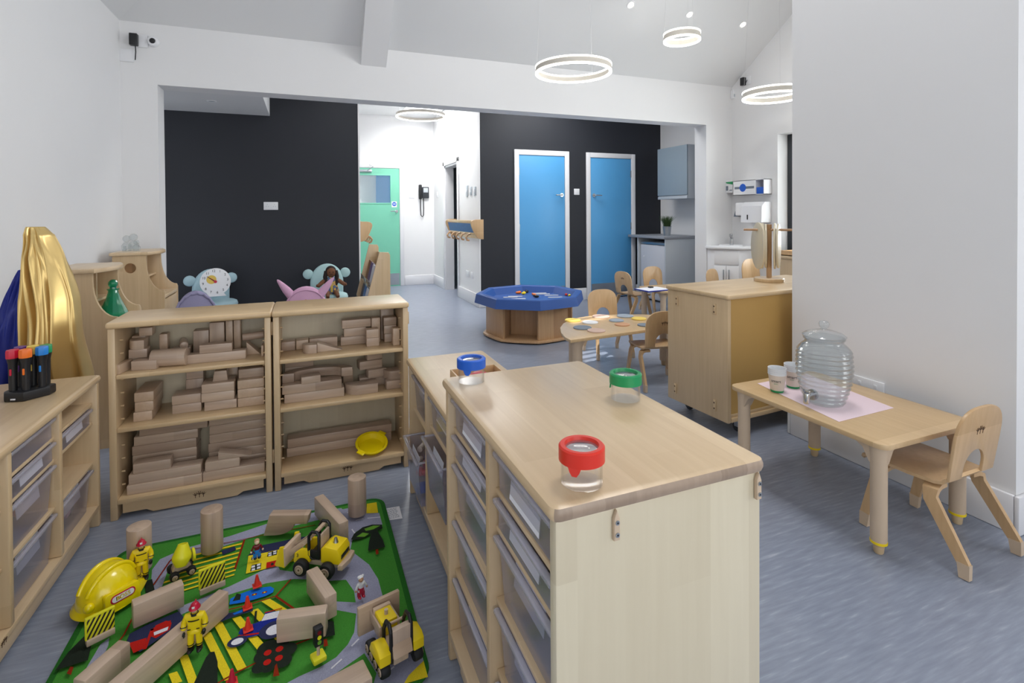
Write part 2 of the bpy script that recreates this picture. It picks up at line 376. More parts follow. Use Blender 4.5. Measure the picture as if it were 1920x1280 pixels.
def rrect(x0, x1, y0, y1, r, n=6):
    out = []
    for cx, cy, a0 in ((x1-r, y1-r, 0), (x0+r, y1-r, 90), (x0+r, y0+r, 180), (x1-r, y0+r, 270)):
        for k in range(n+1):
            a = math.radians(a0+90*k/n); out.append((cx+r*math.cos(a), cy+r*math.sin(a)))
    return out
def text(name, body, size, mat, T, parent=None, depth=0.0006, align='CENTER'):
    cu = bpy.data.curves.new(name, 'FONT'); cu.body = body; cu.size = size; cu.extrude = depth; cu.align_x = align; cu.align_y = 'CENTER'
    o = bpy.data.objects.new(name, cu); COL.objects.link(o)
    dg = bpy.context.evaluated_depsgraph_get(); me = bpy.data.meshes.new_from_object(o.evaluated_get(dg)); me.name = name
    bpy.data.objects.remove(o); bpy.data.curves.remove(cu)
    me.transform(T); me.materials.clear(); me.materials.append(M[mat])
    o = bpy.data.objects.new(name, me); COL.objects.link(o)
    if parent is not None: o.parent = parent
    return o
def face_T(origin, xdir, ydir):
    """local text plane (x right, y up, z out) placed at origin"""
    x = Vector(xdir).normalized(); y = Vector(ydir).normalized(); z = x.cross(y)
    return Matrix(((x.x, y.x, z.x, origin[0]), (x.y, y.y, z.y, origin[1]), (x.z, y.z, z.z, origin[2]), (0, 0, 0, 1)))
def brand_mark(parent, T, w=0.03):
    """three little branching trees burnt into the timber"""
    mb = MB()
    for k, (ox, hh) in enumerate(((-w*.34, .8), (0, 1.0), (w*.34, .8))):
        h = w*.62*hh
        mb.prism([(ox-w*.03, -w*.3), (ox+w*.03, -w*.3), (ox+w*.02, -w*.3+h*.6), (ox-w*.02, -w*.3+h*.6)], 0, .0005, T=T)
        for a in (-50, -15, 20, 55):
            c, s_ = math.sin(math.radians(a)), math.cos(math.radians(a)); b0 = -w*.3+h*.45; r = h*.55
            mb.prism([(ox-w*.03*s_, b0+w*.03*c), (ox+w*.03*s_, b0-w*.03*c), (ox+c*r+w*.03, b0+s_*r), (ox+c*r-w*.03, b0+s_*r)], 0, .0005, T=T)
    return mb.build('logo', 'mark', parent)

# ------------------------------------------------------------------ the setting
XL, YA, YA2, XR, YB, YC = -1.36, 4.98, 5.18, 4.96, 6.5, 9.1
def slab(name, boxes, mat, bev=0.0):
    mb = MB()
    for a, b in boxes: mb.box(a, b, bev)
    return struct(mb.build(name, mat))
slab('floor', [((-2.4, -2.0, -0.1), (6.0, 9.4, 0.0))], 'floor')
slab('wall_left', [((XL-0.14, -1.92, 0), (XL, YA, 2.82))], 'wall')
slab('wall_opening', [((XL-0.14, YA, 0), (-1.11, YA2, 3.02)), ((4.55, YA, 0), (5.2, YA2, 3.02)), ((-1.11, YA, 2.31), (4.55, YA2, 3.02))], 'wall')
# right wall with the window, gable end above
mb = MB()
mb.box((XR, 2.09, 0), (XR+0.24, 2.55, 2.3)); mb.box((XR, 4.31, 0), (XR+0.24, YA, 2.3)); mb.box((XR, 2.55, 0), (XR+0.24, 4.31, 0.8)); mb.box((XR, 2.55, 2.12), (XR+0.24, 4.31, 2.3))
mb.prism([(YA, 2.3), (YA, 2.8), (1.6, 5.18), (-1.92, 2.72), (-1.92, 2.3)], XR, XR+0.24, plane='x')
struct(mb.build('wall_right', 'wall'))
slab('wall_pier', [((2.515, 1.11, 0), (XR, 2.09, 4.9))], 'wall')
slab('wall_near_right', [((3.6, -1.92, 0), (3.74, -1.35, 2.8)), ((3.6, 0.15, 0), (3.74, 1.11, 2.8)), ((3.6, -1.35, 0), (3.74, 0.15, 0.7)), ((3.6, -1.35, 2.25), (3.74, 0.15, 2.8)), ((3.74, -1.92, 2.7), (XR, 1.11, 2.8))], 'wall')
slab('wall_behind', [((XL, -1.92, 0), (-0.9, -1.78, 2.82)), ((2.1, -1.92, 0), (3.6, -1.78, 2.82)), ((-0.9, -1.92, 0), (2.1, -1.78, 0.5)), ((-0.9, -1.92, 2.4), (2.1, -1.78, 2.82))], 'wall')
# vaulted ceiling: hipped on the left, gabled on the right
K = 0.70
zb = lambda x, y: 2.8+K*(YA-y); zl = lambda x, y: 2.8+K*(x-XL); zf = lambda x, y: 2.8+K*(y+1.78)
mb = MB()
def patch(f, pts): mb.bm.faces.new([mb.bm.verts.new((x, y, f(x, y))) for x, y in pts])
patch(zb, [(XL, YA), (XR, YA), (XR, 1.6), (2.02, 1.6)])
patch(zf, [(XL, -1.78), (2.02, 1.6), (XR, 1.6), (XR, -1.78)])
HX0, HX1, HY0, HY1 = -0.22, 0.08, 2.42, 2.90
patch(zl, [(XL, YA), (XL+YA-HY1, HY1), (XL, HY1)])
patch(zl, [(XL, HY1), (HX0, HY1), (HX0, HY0), (XL, HY0)])
patch(zl, [(HX1, HY1), (XL+YA-HY1, HY1), (XL+YA-HY0, HY0), (HX1, HY0)])
patch(zl, [(XL, HY0), (XL+YA-HY0, HY0), (2.02, 1.6), (XL, -1.78)])
for y0 in (2.50, 2.62, 2.74, 2.84): patch(zl, [(HX0, y0), (HX1, y0), (HX1, y0+0.045), (HX0, y0+0.045)])   # slats added over the unseen roof opening to break the sun into patches
struct(mb.build('ceiling', 'ceiling', ang=5))
# sloping rafter that meets the wall over the opening
mb = MB()
pr = [(YA, 2.63), (YA, 2.85), (3.6, 2.85+0.9*1.38), (3.6, 2.63+0.9*1.38)]
mb.prism(pr, 0.49, 0.72, plane='x'); struct(mb.build('trim_1', 'wall'))
# the room beyond
slab('wall_playroom_left', [((-2.34, YA2, 0), (-2.2, YB, 3.0))], 'wall')
slab('wall_chalkboard_left', [((-2.34, YB, 0), (0.60, YB+0.14, 3.0))], 'black')
slab('wall_chalkboard_right', [((2.145, YB, 0), (5.2, YB+0.14, 3.0))], 'black')
slab('wall_playroom_right', [((5.05, YA2, 0), (5.2, YB, 3.0))], 'wall')
slab('wall_corridor_left', [((0.46, YB+0.14, 0), (0.60, YC+0.1, 3.0)), ((0.595, YB-0.004, 0), (0.612, YB+0.14, 3.0))], 'wall')
slab('wall_corridor_right', [((2.13, YB-0.004, 0), (2.145, YB+0.14, 3.0)), ((2.13, YB+0.14, 0), (2.27, 7.52, 3.0)), ((2.13, 8.30, 0), (2.27, YC, 3.0)), ((2.13, 7.52, 2.03), (2.27, 8.30, 3.0))], 'wall')
slab('wall_corridor_end', [((0.46, YC, 0), (0.70, YC+0.14, 3.0)), ((1.52, YC, 0), (2.30, YC+0.14, 3.0)), ((0.70, YC, 2.04), (1.52, YC+0.14, 3.0))], 'wall')
slab('ceiling_playroom', [((-2.34, YA2, 2.95), (5.2, YB, 3.05)), ((0.46, YB, 2.95), (2.27, 7.04, 3.05)), ((0.46, 8.49, 2.95), (2.27, YC+.1, 3.05)), ((0.46, 7.04, 2.95), (1.50, 8.49, 3.05)), ((2.05, 7.04, 2.95), (2.27, 8.49, 3.05))], 'ceiling')
slab('ceiling_soffit', [((-2.2, YA2, 2.375), (-0.37, YB, 2.95))], 'ceiling')
slab('wall_side_room', [((3.2, 7.2, 0), (3.3, 8.7, 2.6)), ((2.27, 7.1, 0), (3.3, 7.2, 2.6)), ((2.27, 8.7, 0), (3.3, 8.8, 2.6)), ((2.27, 7.1, 2.5), (3.3, 8.8, 2.6))], 'dim')
slab('wall_lobby', [((0.3, YC+0.8, 0), (1.9, YC+0.9, 2.6)), ((0.3, YC+.14, 2.5), (1.9, YC+0.9, 2.6))], 'wall')
# baseboards
slab('baseboard_corridor', [((2.112, YB-0.02, 0), (2.13, 7.47, 0.17)), ((2.112, 8.38, 0), (2.13, YC, 0.17)), ((1.60, YC-0.018, 0), (2.13, YC, 0.17))], 'trim', 0.006)
slab('baseboard_chalkboard', [((2.112, YB-0.018, 0), (2.63, YB, 0.17)), ((3.47, YB-0.018, 0), (3.74, YB, 0.17)), ((4.58, YB-0.018, 0), (5.05, YB, 0.17)), ((-2.2, YB-0.018, 0), (0.6, YB, 0.17))], 'trim', 0.006)
slab('baseboard_pier', [((2.497, 1.11, 0), (2.515, 2.09, 0.15)), ((2.497, 1.092, 0), (3.6, 1.1095, 0.15)), ((2.497, 2.0905, 0), (XR, 2.108, 0.15))], 'trim', 0.006)
slab('baseboard_left', [((XL, -1.78, 0), (XL+0.018, YA, 0.15)), ((XL, YA-0.018, 0), (-1.11, YA, 0.15))], 'trim', 0.006)
# doors
def door(n, x0, x1, y, mat, handle_side, zh, glazed=False, trim=True):
    d = bpy.data.objects.new('door_%d' % n, None); COL.objects.link(d); d.location = (x0, y, 0); struct(d)
    w = x1-x0; t = 0.068
    if trim:
        mb = MB(); mb.box((0, -0.022, 0), (t, 0, 2.115), 0.004); mb.box((w-t, -0.022, 0), (w, 0, 2.115), 0.004); mb.box((t, -0.022, 2.045), (w-t, 0, 2.115), 0.004); mb.build('frame', 'trim', d)
    a, b = (t+0.004, w-t-0.004)
    mb = MB()
    if glazed:
        mb.box((a, -0.012, 0), (b, 0.03, 1.44)); mb.box((a, -0.012, 1.92), (b, 0.03, 2.04)); mb.box((a, -0.012, 1.44), (a+0.12, 0.03, 1.92)); mb.box((b-0.15, -0.012, 1.44), (b, 0.03, 1.92))
    else: mb.box((a, -0.012, 0.012), (b, 0.0, 2.042), 0.003)
    lf = mb.build('leaf', mat, d)
    mb = MB(); hx = (b-0.05) if handle_side > 0 else (a+0.05)
    mb.cyl((hx, -0.012, zh), (hx, -0.024, zh), 0.026, n=20); mb.cyl((hx, -0.02, zh), (hx, -0.06, zh), 0.009, n=12)
    mb.tube([(hx, -0.058, zh), (hx-handle_side*0.03, -0.062, zh), (hx-handle_side*0.11, -0.058, zh-.002)], 0.009, 10); mb.build('handle', 'chrome', d)
    mb = MB(); hz_ = (0.25, 1.05, 1.82); xx = a if handle_side > 0 else b
    for q in hz_: mb.box((xx-0.012, -0.019, q-0.05), (xx+0.004, -0.010, q+0.05), 0.002)
    mb.build('hinges', 'steel', d)
    mb = MB(); mb.box((a+0.01, -0.015, 0.02), (b-0.01, -0.011, 0.22)); mb.build('kick_plate', 'steel', d)
    return d, a, b
door(1, 2.63, 3.466, YB, 'blue_door', 1, 1.50)
door(2, 3.743, 4.576, YB, 'blue_door', -1, 1.50)
d3, a, b = door(3, 0.64, 1.59, YC, 'green_door', 1, 1.30, glazed=True)
mb = MB()
for A_, B_ in (((a+.105, -.018, 1.425), (b-.135, -.010, 1.445)), ((a+.105, -.018, 1.915), (b-.135, -.010, 1.935)), ((a+.105, -.018, 1.44), (a+.125, -.010, 1.92)), ((b-.155, -.018, 1.44), (b-.135, -.010, 1.92))): mb.box(A_, B_, .002)
mb.build('glazing_bead', 'green_door', d3)
mb = MB(); mb.box((a+.12, 0.008, 1.44), (b-.15, 0.012, 1.92)); mb.build('vision_pane', 'glass', d3)
mb = MB(); mb.box((a+.12, -.045, 1.965), (a+.34, -.012, 2.01), .006); mb.tube([(a+.26, -.05, 1.99), (a+.36, -.09, 2.06), (a+.30, -.04, 2.09)], .006, 8); mb.build('door_closer', 'steel', d3)
# things seen through the vision pane
slab('door_4', [((1.22, YC+0.72, 0), (1.9, YC+0.8, 2.1))], 'blue_door')
# doorway in the corridor side wall
d5 = struct(bpy.data.objects.new('door_5', None)); COL.objects.link(d5); d5.location = (2.13, 7.52, 0)
mb = MB(); mb.box((-0.02, -0.07, 0), (0.0, 0.0, 2.10), .004); mb.box((-0.02, 0.78, 0), (0.0, 0.85, 2.10), .004); mb.box((-0.02, -0.07, 2.03), (0, 0.85, 2.10), .004)
mb.box((0.0, 0.75, 0), (0.14, 0.78, 2.03)); mb.box((0, 0, 0), (0.14, 0.03, 2.03)); mb.box((0, 0, 2.0), (0.14, 0.78, 2.03)); mb.build('frame', 'trim', d5)
# window in the bay
w1 = struct(bpy.data.objects.new('window_1', None)); COL.objects.link(w1); w1.location = (XR, 2.55, 0.8)
mb = MB(); fx = 0.15
for y0, y1 in ((0, .06), (1.70, 1.76), (.85, .91)): mb.box((fx, y0, 0), (fx+.06, y1, 1.32), .004)
for z0, z1 in ((0, .06), (1.26, 1.32), (.80, .85)): mb.box((fx+.002, 0, z0), (fx+.058, 1.76, z1), .004)
mb.build('frame', 'darkgrey', w1)
mb = MB(); mb.box((fx+.025, .03, .03), (fx+.03, 1.73, 1.29)); mb.build('pane', 'glass', w1)
mb = MB(); mb.box((-.03, -.03, -.03), (.16, 1.79, 0), .004); mb.build('sill', 'trim', w1)

# ------------------------------------------------------------------ small fittings on the walls
def plate(name, label, cat, loc, w, h, face, mat='whitep', gangs=0, group=None, kind='switch'):
    """face: direction the plate looks, 'y' = towards -y, 'x' = towards -x"""
    t = thing(name, label, cat, loc, 0 if face == 'y' else -90, group)
    mb = MB(); mb.box((-w/2, -0.010, -h/2), (w/2, 0, h/2), 0.004); mb.build('faceplate', mat, t)
    for g in range(gangs):
        gx = (g-(gangs-1)/2)*w/gangs
        mb = MB()
        if kind == 'switch': mb.box((gx-.010, -.015, -.018), (gx+.010, -.009, .018), .002)
        else:
            for ox, oz in ((0, .016), (-.011, -.006), (.011, -.006)): mb.box((gx+ox-.003, -.0108, oz-.004), (gx+ox+.003, -.0098, oz+.004))
        mb.build('rocker' if kind == 'switch' else 'socket_slots', 'greyp' if kind != 'switch' else 'whitep', t)
    return t
p = at(508, 386, y=YB); plate('wall_socket', 'white double socket high on the left black wall', 'socket', (p.x, YB, p.z), 0.15, 0.09, 'y', gangs=2, kind='socket')
p = at(1081, 359.5, y=YB); plate('light_switch', 'white square light switch on black wall between the two blue doors', 'switch', (p.x, YB, p.z), 0.088, 0.088, 'y', gangs=1)
p = at(772, 367, y=YC); plate('light_switch', 'small pale switch left of the black wall phone at corridor end', 'switch', (p.x, YC, p.z), 0.09, 0.09, 'y', gangs=1)
p = at(820.5, 365, x=2.13); plate('light_switch', 'small switch on corridor wall just right of the wall phone', 'switch', (2.13, p.y, p.z), 0.086, 0.10, 'x', gangs=1)
for px, lab in ((876.5, 'left of three narrow plates above the wooden coat rack'), (883.5, 'middle of three narrow plates above the wooden coat rack'), (891, 'right of three narrow plates above the wooden coat rack')):
    p = at(px, 358, x=2.13); plate('light_switch', 'pale grey wall switch, ' + lab, 'switch', (2.13, p.y, p.z), 0.09, 0.16 if px < 880 else 0.12, 'x', 'greyp', 1, 'switch plates above the coat rack')
p = at(877.5, 513, x=2.13); plate('wall_socket', 'pale double socket low on corridor wall, the wider left one', 'socket', (2.13, p.y, p.z), 0.15, 0.09, 'x', 'whitep', 2, kind='socket')
p = at(886, 516, x=2.13); plate('wall_socket', 'pale single socket low on corridor wall, the narrower right one', 'socket', (2.13, p.y, p.z), 0.08, 0.088, 'x', 'whitep', 1, kind='socket')
p = at(238, 104, y=YA); plate('junction_box', 'white square blank box low in the corner under the black adaptor', 'box', (p.x, YA, p.z), 0.10, 0.10, 'y')
p = at(739, 383, y=YC)
t = thing('door_sign', 'round blue safety sticker on the mint green door', 'sign', (p.x, YC-0.0125, p.z))
mb = MB(); mb.box((-.045, -.001, -.05), (.045, 0, .05)); mb.build('backing', 'paper', t)
mb = MB(); mb.cyl((0, -.0012, .004), (0, -.0018, .004), .036, n=28); mb.build('disc', 'blue', t)
mb = MB()
for q in (.014, .004, -.006): mb.box((-.022, -.0022, q-.0022), (.022, -.0018, q+.0022))
mb.build('text_lines', 'paper', t)
def adaptor(px, py, face, label):
    if face == 'y': p = at(px, py, y=YA); loc = (p.x, YA, p.z)
    else: p = at(px, py, x=XR); loc = (XR, p.y, p.z)
    t = thing('power_adaptor', label, 'adaptor', loc, 0 if face == 'y' else -90)
    mb = MB(); mb.box((-.02, -.012, -.05), (.09, 0, .05), .004); mb.build('faceplate', 'whitep', t)
    mb = MB(); mb.box((-.028, -.055, -.05), (.028, -.01, .045), .006); mb.build('plug_body', 'blackp', t)
    mb = MB(); s = 1 if face == 'y' else .6
    mb.tube([(0.01, -.03, -.05), (.012, -.032, -.10*s), (.005, -.02, -.16*s)] if face == 'y' else [(0.01, -.03, -.05), (.03, -.04, -.06), (.07, -.04, .0)], .004, 8); mb.build('lead', 'blackp', t)
adaptor(253, 76, 'y', 'black plug-in adaptor high on the wall left of the wide opening')
adaptor(1397, 153, 'x', 'black plug-in adaptor high on the right wall by the ring lamp')
p = at(288, 79, y=YA); t = thing('security_camera', 'small white dome camera with dark lens beside the left black adaptor', 'camera', (p.x, YA, p.z))
mb = MB(); mb.lathe([(0, 0), (.042, 0), (.042, .02), (.034, .034), (.024, .038), (0, .038)], 28, T=euler(90, 0, 0)); mb.build('housing', 'whitep', t)
mb = MB(); mb.ball((0, -.036, 0), (.022, .014, .022)); mb.build('lens', 'blackp', t)
p = at(1375, 178, y=YA); t = thing('alarm_sensor', 'white corner motion sensor under the ceiling at right', 'sensor', (p.x-.02, YA, p.z))
mb = MB(); mb.box((-.032, -.045, -.055), (.032, 0, .055), .012); mb.build('housing', 'whitep', t)
mb = MB(); mb.box((-.02, -.050, -.035), (.02, -.044, .0), .004); mb.build('lens', 'greyp', t)
# phone intercom
p = at(793, 361, y=YC); t = thing('wall_phone', 'black intercom handset with hanging looped cord on white corridor wall', 'phone', (p.x, YC, p.z))
mb = MB(); mb.box((-.02, -.05, -.10), (.10, 0, .10), .012); mb.build('base', 'darkgrey', t)
mb = MB(); mb.box((.0, -.054, 0.0), (.08, -.048, .08), .003); mb.build('keypad', 'greyp', t)
mb = MB(); mb.box((-.085, -.075, -.12), (-.03, -.02, .14), .016, 3); mb.build('handset', 'blackp', t)
mb = MB(); mb.tube([(-.055, -.05, -.12), (-.053, -.04, -.28), (-.045, -.03, -.40), (-.02, -.03, -.43), (0.0, -.03, -.40), (.005, -.03, -.28), (.004, -.02, -.10)], .008, 8); mb.build('cord', 'blackp', t)

# ------------------------------------------------------------------ lamps
def ring(px, py, depth, dia, hgt, label, lit=True, cables=True):
    d = (FWD + RGT*((px-960)/F_PX) - UPV*((py-CY)/F_PX)); p = CAM + d*depth
    t = thing('ring_pendant', label, 'pendant lamp', p, 0, 'round ring pendant lamps')
    R = dia/2; w = 0.012*dia/.6+.004
    mb = MB(); mb.lathe([(R-w, -hgt*.32), (R, -hgt*.32), (R, hgt*.32), (R-w, hgt*.32), (R-w, -hgt*.32)], 64); mb.build('ring_body', 'ringbeige', t)
    for s in (-1, 1):
        mb = MB(); a, b_ = (hgt*.32, hgt*.5) if s > 0 else (-hgt*.5, -hgt*.32)
        if lit or s < 0: mb.lathe([(R-w-.002, a), (R+.002, a), (R+.002, b_), (R-w-.002, b_), (R-w-.002, a)], 64)
        if lit or s < 0: mb.build('light_strip', 'led', t)
        else: mb.bm.free()
    for k in range(3 if cables else 0):
        a = 2*math.pi*k/3+0.5; x, y = (R-w/2)*math.cos(a), (R-w/2)*math.sin(a)
        yy = p.y*1.0
        zc = (min(2.8+K*(YA-yy), 2.8+K*(p.x-XL)) if yy < YA else 2.95)-p.z
        mb = MB(); mb.tube([(x, y, hgt*.5), (x*.8, y*.8, zc)], .0009, 6); mb.build('cable', 'ledoff', t)
    return t
ring(1075, 131, 4.10, 0.60, 0.062, 'white glowing ring lamp above middle of the wide opening', True)
ring(1278.5, 70, 4.75, 0.325, 0.075, 'smallest glowing ring lamp, nearest the ceiling spotlights')
ring(1451, 177, 5.2, 0.585, 0.075, 'glowing ring lamp partly hidden by the white pier')
ring(789, 216, 6.25, 0.59, 0.050, 'pale gold ring lamp seen through opening before the corridor', False)
for i, (px, py) in enumerate(((1183, 9), (1293, 27), (1393, 46))):
    d = FWD + RGT*((px-960)/F_PX) - UPV*((py-CY)/F_PX)
    tt = (2.8+K*YA-CAM.z)/(d.z+K*d.y); p = CAM+d*tt
    t = thing('ceiling_spotlight', ('leftmost', 'middle', 'rightmost')[i]+' of the three lit spotlights in the sloping ceiling', 'spotlight', p, 0, 'recessed ceiling spotlights')
    R_ = Matrix.Rotation(-math.atan(K), 4, 'X')
    mb = MB(); mb.lathe([(.030, .004), (.042, .004), (.042, -.006), (.030, -.004), (.030, .004)], 28, T=R_); mb.build('bezel', 'whitep', t)
    mb = MB(); mb.lathe([(0, -.003), (.026, -.003), (.026, .003), (0, .003)], 24, T=R_); mb.build('lamp', 'spot', t)
p = at(397, 189, z=2.375); t = thing('ceiling_spotlight', 'unlit round spotlight in the lowered ceiling over the left black wall', 'spotlight', p)
mb = MB(); mb.lathe([(.03, -.001), (.045, -.001), (.045, -.008), (.03, -.006), (.03, -.001)], 28); mb.build('bezel', 'whitep', t)
mb = MB(); mb.lathe([(0, -.002), (.03, -.002), (.03, -.004), (0, -.004)], 24); mb.build('lamp', 'greyp', t)

# ------------------------------------------------------------------ block shelves
def shelf_unit(x, y, w, zs, label):
    t = thing('block_shelf', label, 'shelf unit', (x, y, 0), 0, 'open wooden block shelves')
    d, h, s = 0.285, 0.785, 0.026
    for k, (a, b) in enumerate(((0, s), (w-s, w))):
        mb = MB(); mb.box((a, 0, 0.0), (b, d, h), .004)
        for q in range(12):
            zz = .12+q*.055
            xa, xb = ((b, b+.012) if k == 0 else (a-.012, a)); mb.cyl((xa, .06, zz), (xb, .06, zz), .0035, n=8)
        mb.build('side_panel', 'maple_z', t)
    mb = MB(); mb.box((-.004, -.012, h), (w+.004, d+.004, h+.026), .009, 3); mb.build('top', 'maple_x', t)
    for z in zs[:2]:
        mb = MB(); mb.box((s, 0.004, z-.018), (w-s, d-.012, z), .003); mb.build('shelf', 'maple_x', t)
    mb = MB(); mb.box((s, -.002, zs[2]-.02), (w-s, d-.012, zs[2]), .003); mb.build('bottom_shelf', 'maple_x', t)
    mb = MB(); mb.box((s, d-.012, .06), (w-s, d-.004, h)); mb.build('back_panel', 'maple_end', t)
    z0, z1 = .018, zs[2]-.02
    pts = [(s+.012, z1), (s+.012, z0), (w*.22, z0), (w*.26, z0-.006+.018), (w*.74, z0+.012), (w*.78, z0), (w-s-.012, z0), (w-s-.012, z1)]
    pts = [(s+.012, z1), (s+.012, z0), (w*.20, z0), (w*.24, z0-.014), (w*.76, z0-.014), (w*.80, z0), (w-s-.012, z0), (w-s-.012, z1)]
    mb = MB(); mb.prism(pts, .018, .034, plane='y'); kp = mb.build('plinth', 'maple_x', t)
    brand_mark(t, face_T((w*.52, .0175, .04), (1, 0, 0), (0, 0, 1)), .044)
    for zc in (.70, .12):
        mb = MB(); mb.box((w-.001, .02, zc), (w+.008, .03, zc+.06), .002); mb.build('connector', 'maple_z', t)
    return t
U1 = (0.593, 0.374, 0.084); U2 = (0.588, 0.368, 0.078)
shelf_unit(-0.752, 2.54, 0.600, U1, 'left of two open maple shelf units, packed with wooden blocks on three shelves')
shelf_unit(-0.143, 2.535, 0.603, U2, 'right of two open maple shelf units, with a yellow dish on bottom shelf')

BX3 = lambda X: 190+X/2.976
BX4 = lambda X: 500+X/3.282
BLOCK_N = 0
def block(x0, x1, y, d, z, h, label, yaw=0, shape='box', group='wooden building blocks', up=False):
    """x0..x1 is the front width at depth y"""
    w = x1-x0
    name = {'box': 'building_block', 'wedge': 'ramp_block', 'half': 'half_round_block', 'rod': 'cylinder_block', 'arch': 'curved_block', 'trap': 'building_block'}[shape]
    mb = MB(); long_y = d > w
    if shape == 'box': mb.box((0, 0, 0), (w, d, h), .0035)
    elif shape == 'wedge': mb.prism([(0, 0), (w, 0), (0, h)], 0, d, plane='y', bev=.002)
    elif shape == 'half':
        r = min(d, w/2); mb.prism([(0, d)]+[(r-r*math.cos(a*math.pi/24), d-d*math.sin(a*math.pi/24)) for a in range(1, 13)]+[(w, 0), (w, d)], 0, h, bev=.002)
    elif shape == 'rod': mb.cyl((0, h/2, h/2), (w, h/2, h/2), h/2, n=32, bev=.003)
    elif shape == 'arch':
        pts = [(w/2-w/2*math.cos(math.pi*a/20), d*math.sin(math.pi*a/20)) for a in range(21)]
        inn = [(w/2-(w/2-.05)*math.cos(math.pi*a/20), (d-.05)*math.sin(math.pi*a/20)) for a in range(20, -1, -1)]
        mb.prism(pts+inn, 0, h, bev=.002)
    elif shape == 'trap': mb.prism([(0, 0), (w, 0), (w*.92, h), (w*.12, h)], 0, d, plane='y', bev=.002)
    # the origin sits under the middle of the block
    bmesh.ops.translate(mb.bm, vec=(-w/2, -d/2, 0), verts=mb.bm.verts[:])
    if long_y: mat = 'beech_y'
    elif h > max(w, d): mat = 'beech_z'
    else: mat = 'beech_x'
    o = mb.build(name, mat)
    o.location = (x0+w/2, y+d/2, z); o.rotation_euler = (0, 0, math.radians(yaw))
    return tag(o, label, 'block', group)
M['beech_y'] = wood('beech_block_deep', (214, 189, 164), (188, 160, 134), 'Y', stave=0.6)
def b3(X0, X1, y, d, z, h, label, **k): return block(at(BX3(X0), 700, y=y).x, at(BX3(X1), 700, y=y).x, y, d, z, h, label, **k)
def b4(X0, X1, y, d, z, h, label, **k): return block(at(BX4(X0), 700, y=y).x, at(BX4(X1), 700, y=y).x, y, d, z, h, label, **k)
A, B, Cz = U1; hh = .04; L = 'left block shelf'
g = 'blocks on the top shelf of left unit'
b3(78, 122, 2.555, .09, A, hh, 'short block end-on at far left front of top shelf, left unit', yaw=-14, group=g)
b3(168, 318, 2.585, .06, A, hh, 'block turned slantwise in front of the big cylinder, top shelf of left unit', yaw=-9, group=g)
b3(150, 262, 2.66, .05, A, .04, 'block at the foot of the leaning heap, top shelf of left unit', group=g)
b3(152, 258, 2.645, .06, A+.04, .038, 'pale block in second layer of the leaning heap, top shelf left unit', group=g)
b3(140, 240, 2.64, .06, A+.078, .038, 'rounded-end block on the third layer of the leaning heap, top shelf left unit', shape='half', group=g)
b3(172, 250, 2.735, .07, A, .118, 'dark upright block at the back of the leaning heap, top shelf left unit', group=g)
b3(212, 288, 2.715, .06, A+.118, .038, 'topmost block of the leaning heap, close under the cabinet top', group=g)
b3(325, 372, 2.72, .05, A, .12, 'upright square pillar block behind the big cylinder, top shelf left unit', group=g)
b3(285, 385, 2.668, .045, A, .05, 'low block just behind the big cylinder, top shelf left unit', group=g)
block(at(BX3(275), 700, y=2.60).x, at(BX3(480), 700, y=2.60).x, 2.58, .074, A, .074, 'fat wooden cylinder lying on the top shelf of left unit', yaw=-8, shape='rod', group=g)
b3(395, 500, 2.735, .05, A, .05, 'low block under the thin dowel, top shelf left unit', group=g)
o = block(0, .11, 2.68, .033, A+.05, .033, 'thin dowel lying end-on behind the fat cylinder', yaw=-78, shape='rod', group=g); o.location.x = at(BX3(455), 700, y=2.72).x; o.location.y = 2.745
b3(470, 808, 2.61, .05, A, hh, 'long plank at front right of the top shelf, left unit', group=g)
b3(548, 732, 2.613, .045, A+hh, .038, 'shorter block lying on the long plank, top shelf left unit', group=g)
b3(515, 603, 2.745, .06, A, .118, 'dark upright block behind the long plank, left one, top shelf left unit', group=g)
b3(606, 690, 2.745, .06, A, .150, 'tall dark block behind the long plank, top shelf left unit', group=g)
b3(697, 737, 2.74, .05, A, .155, 'left of two thin upright slabs at the back of top shelf, left unit', group=g)
b3(741, 781, 2.74, .05, A, .155, 'right of two thin upright slabs at the back of top shelf, left unit', group=g)
b3(812, 888, 2.68, .06, A, .06, 'ramp block under the long dowel at right of top shelf, left unit', shape='wedge', group=g)
b3(893, 908, 2.62, .06, A, .05, 'small block end against right side of top shelf, left unit', group=g)
o = b3(790, 912, 2.70, .034, A+.062, .034, 'long dowel lying across blocks at right of top shelf, left unit', shape='rod', group=g); o.rotation_euler[1] = math.radians(-4)
g = 'blocks on the middle shelf of left unit'
for i, (X0, X1, n) in enumerate(((173, 280, 'bottom'), (182, 288, 'middle'), (180, 290, 'top'))): b3(X0, X1, 2.60+.004*i, .16, B+.04*i, .04, n+' block of the three-high stack at left of middle shelf, left unit', group=g)
for i, (X0, X1, n) in enumerate(((391, 556, 'lower'), (390, 554, 'upper'))): b3(X0, X1, 2.635, .085, B+.04*i, .04, n+' block of the second stack from left, middle shelf left unit', group=g)
b3(470, 570, 2.73, .06, B, .12, 'tall block at the back between the second and third stacks, middle shelf left unit', group=g)
b3(473, 570, 2.73, .06, B+.12, .04, 'dark block on top of the tall back block, middle shelf left unit', group=g)
for i, (X0, X1, n) in enumerate(((571, 754, 'bottom'), (555, 741, 'middle'), (557, 741, 'top'))): b3(X0, X1, 2.62, .10, B+.04*i, .04, n+' block of the third stack, right of centre, middle shelf left unit', group=g)
b3(620, 705, 2.65, .05, B+.12, .045, 'slope-sided block standing on the third stack, middle shelf left unit', shape='trap', group=g)
b3(706, 764, 2.745, .06, B, .165, 'dark upright block between third and fourth stacks, middle shelf left unit', group=g)
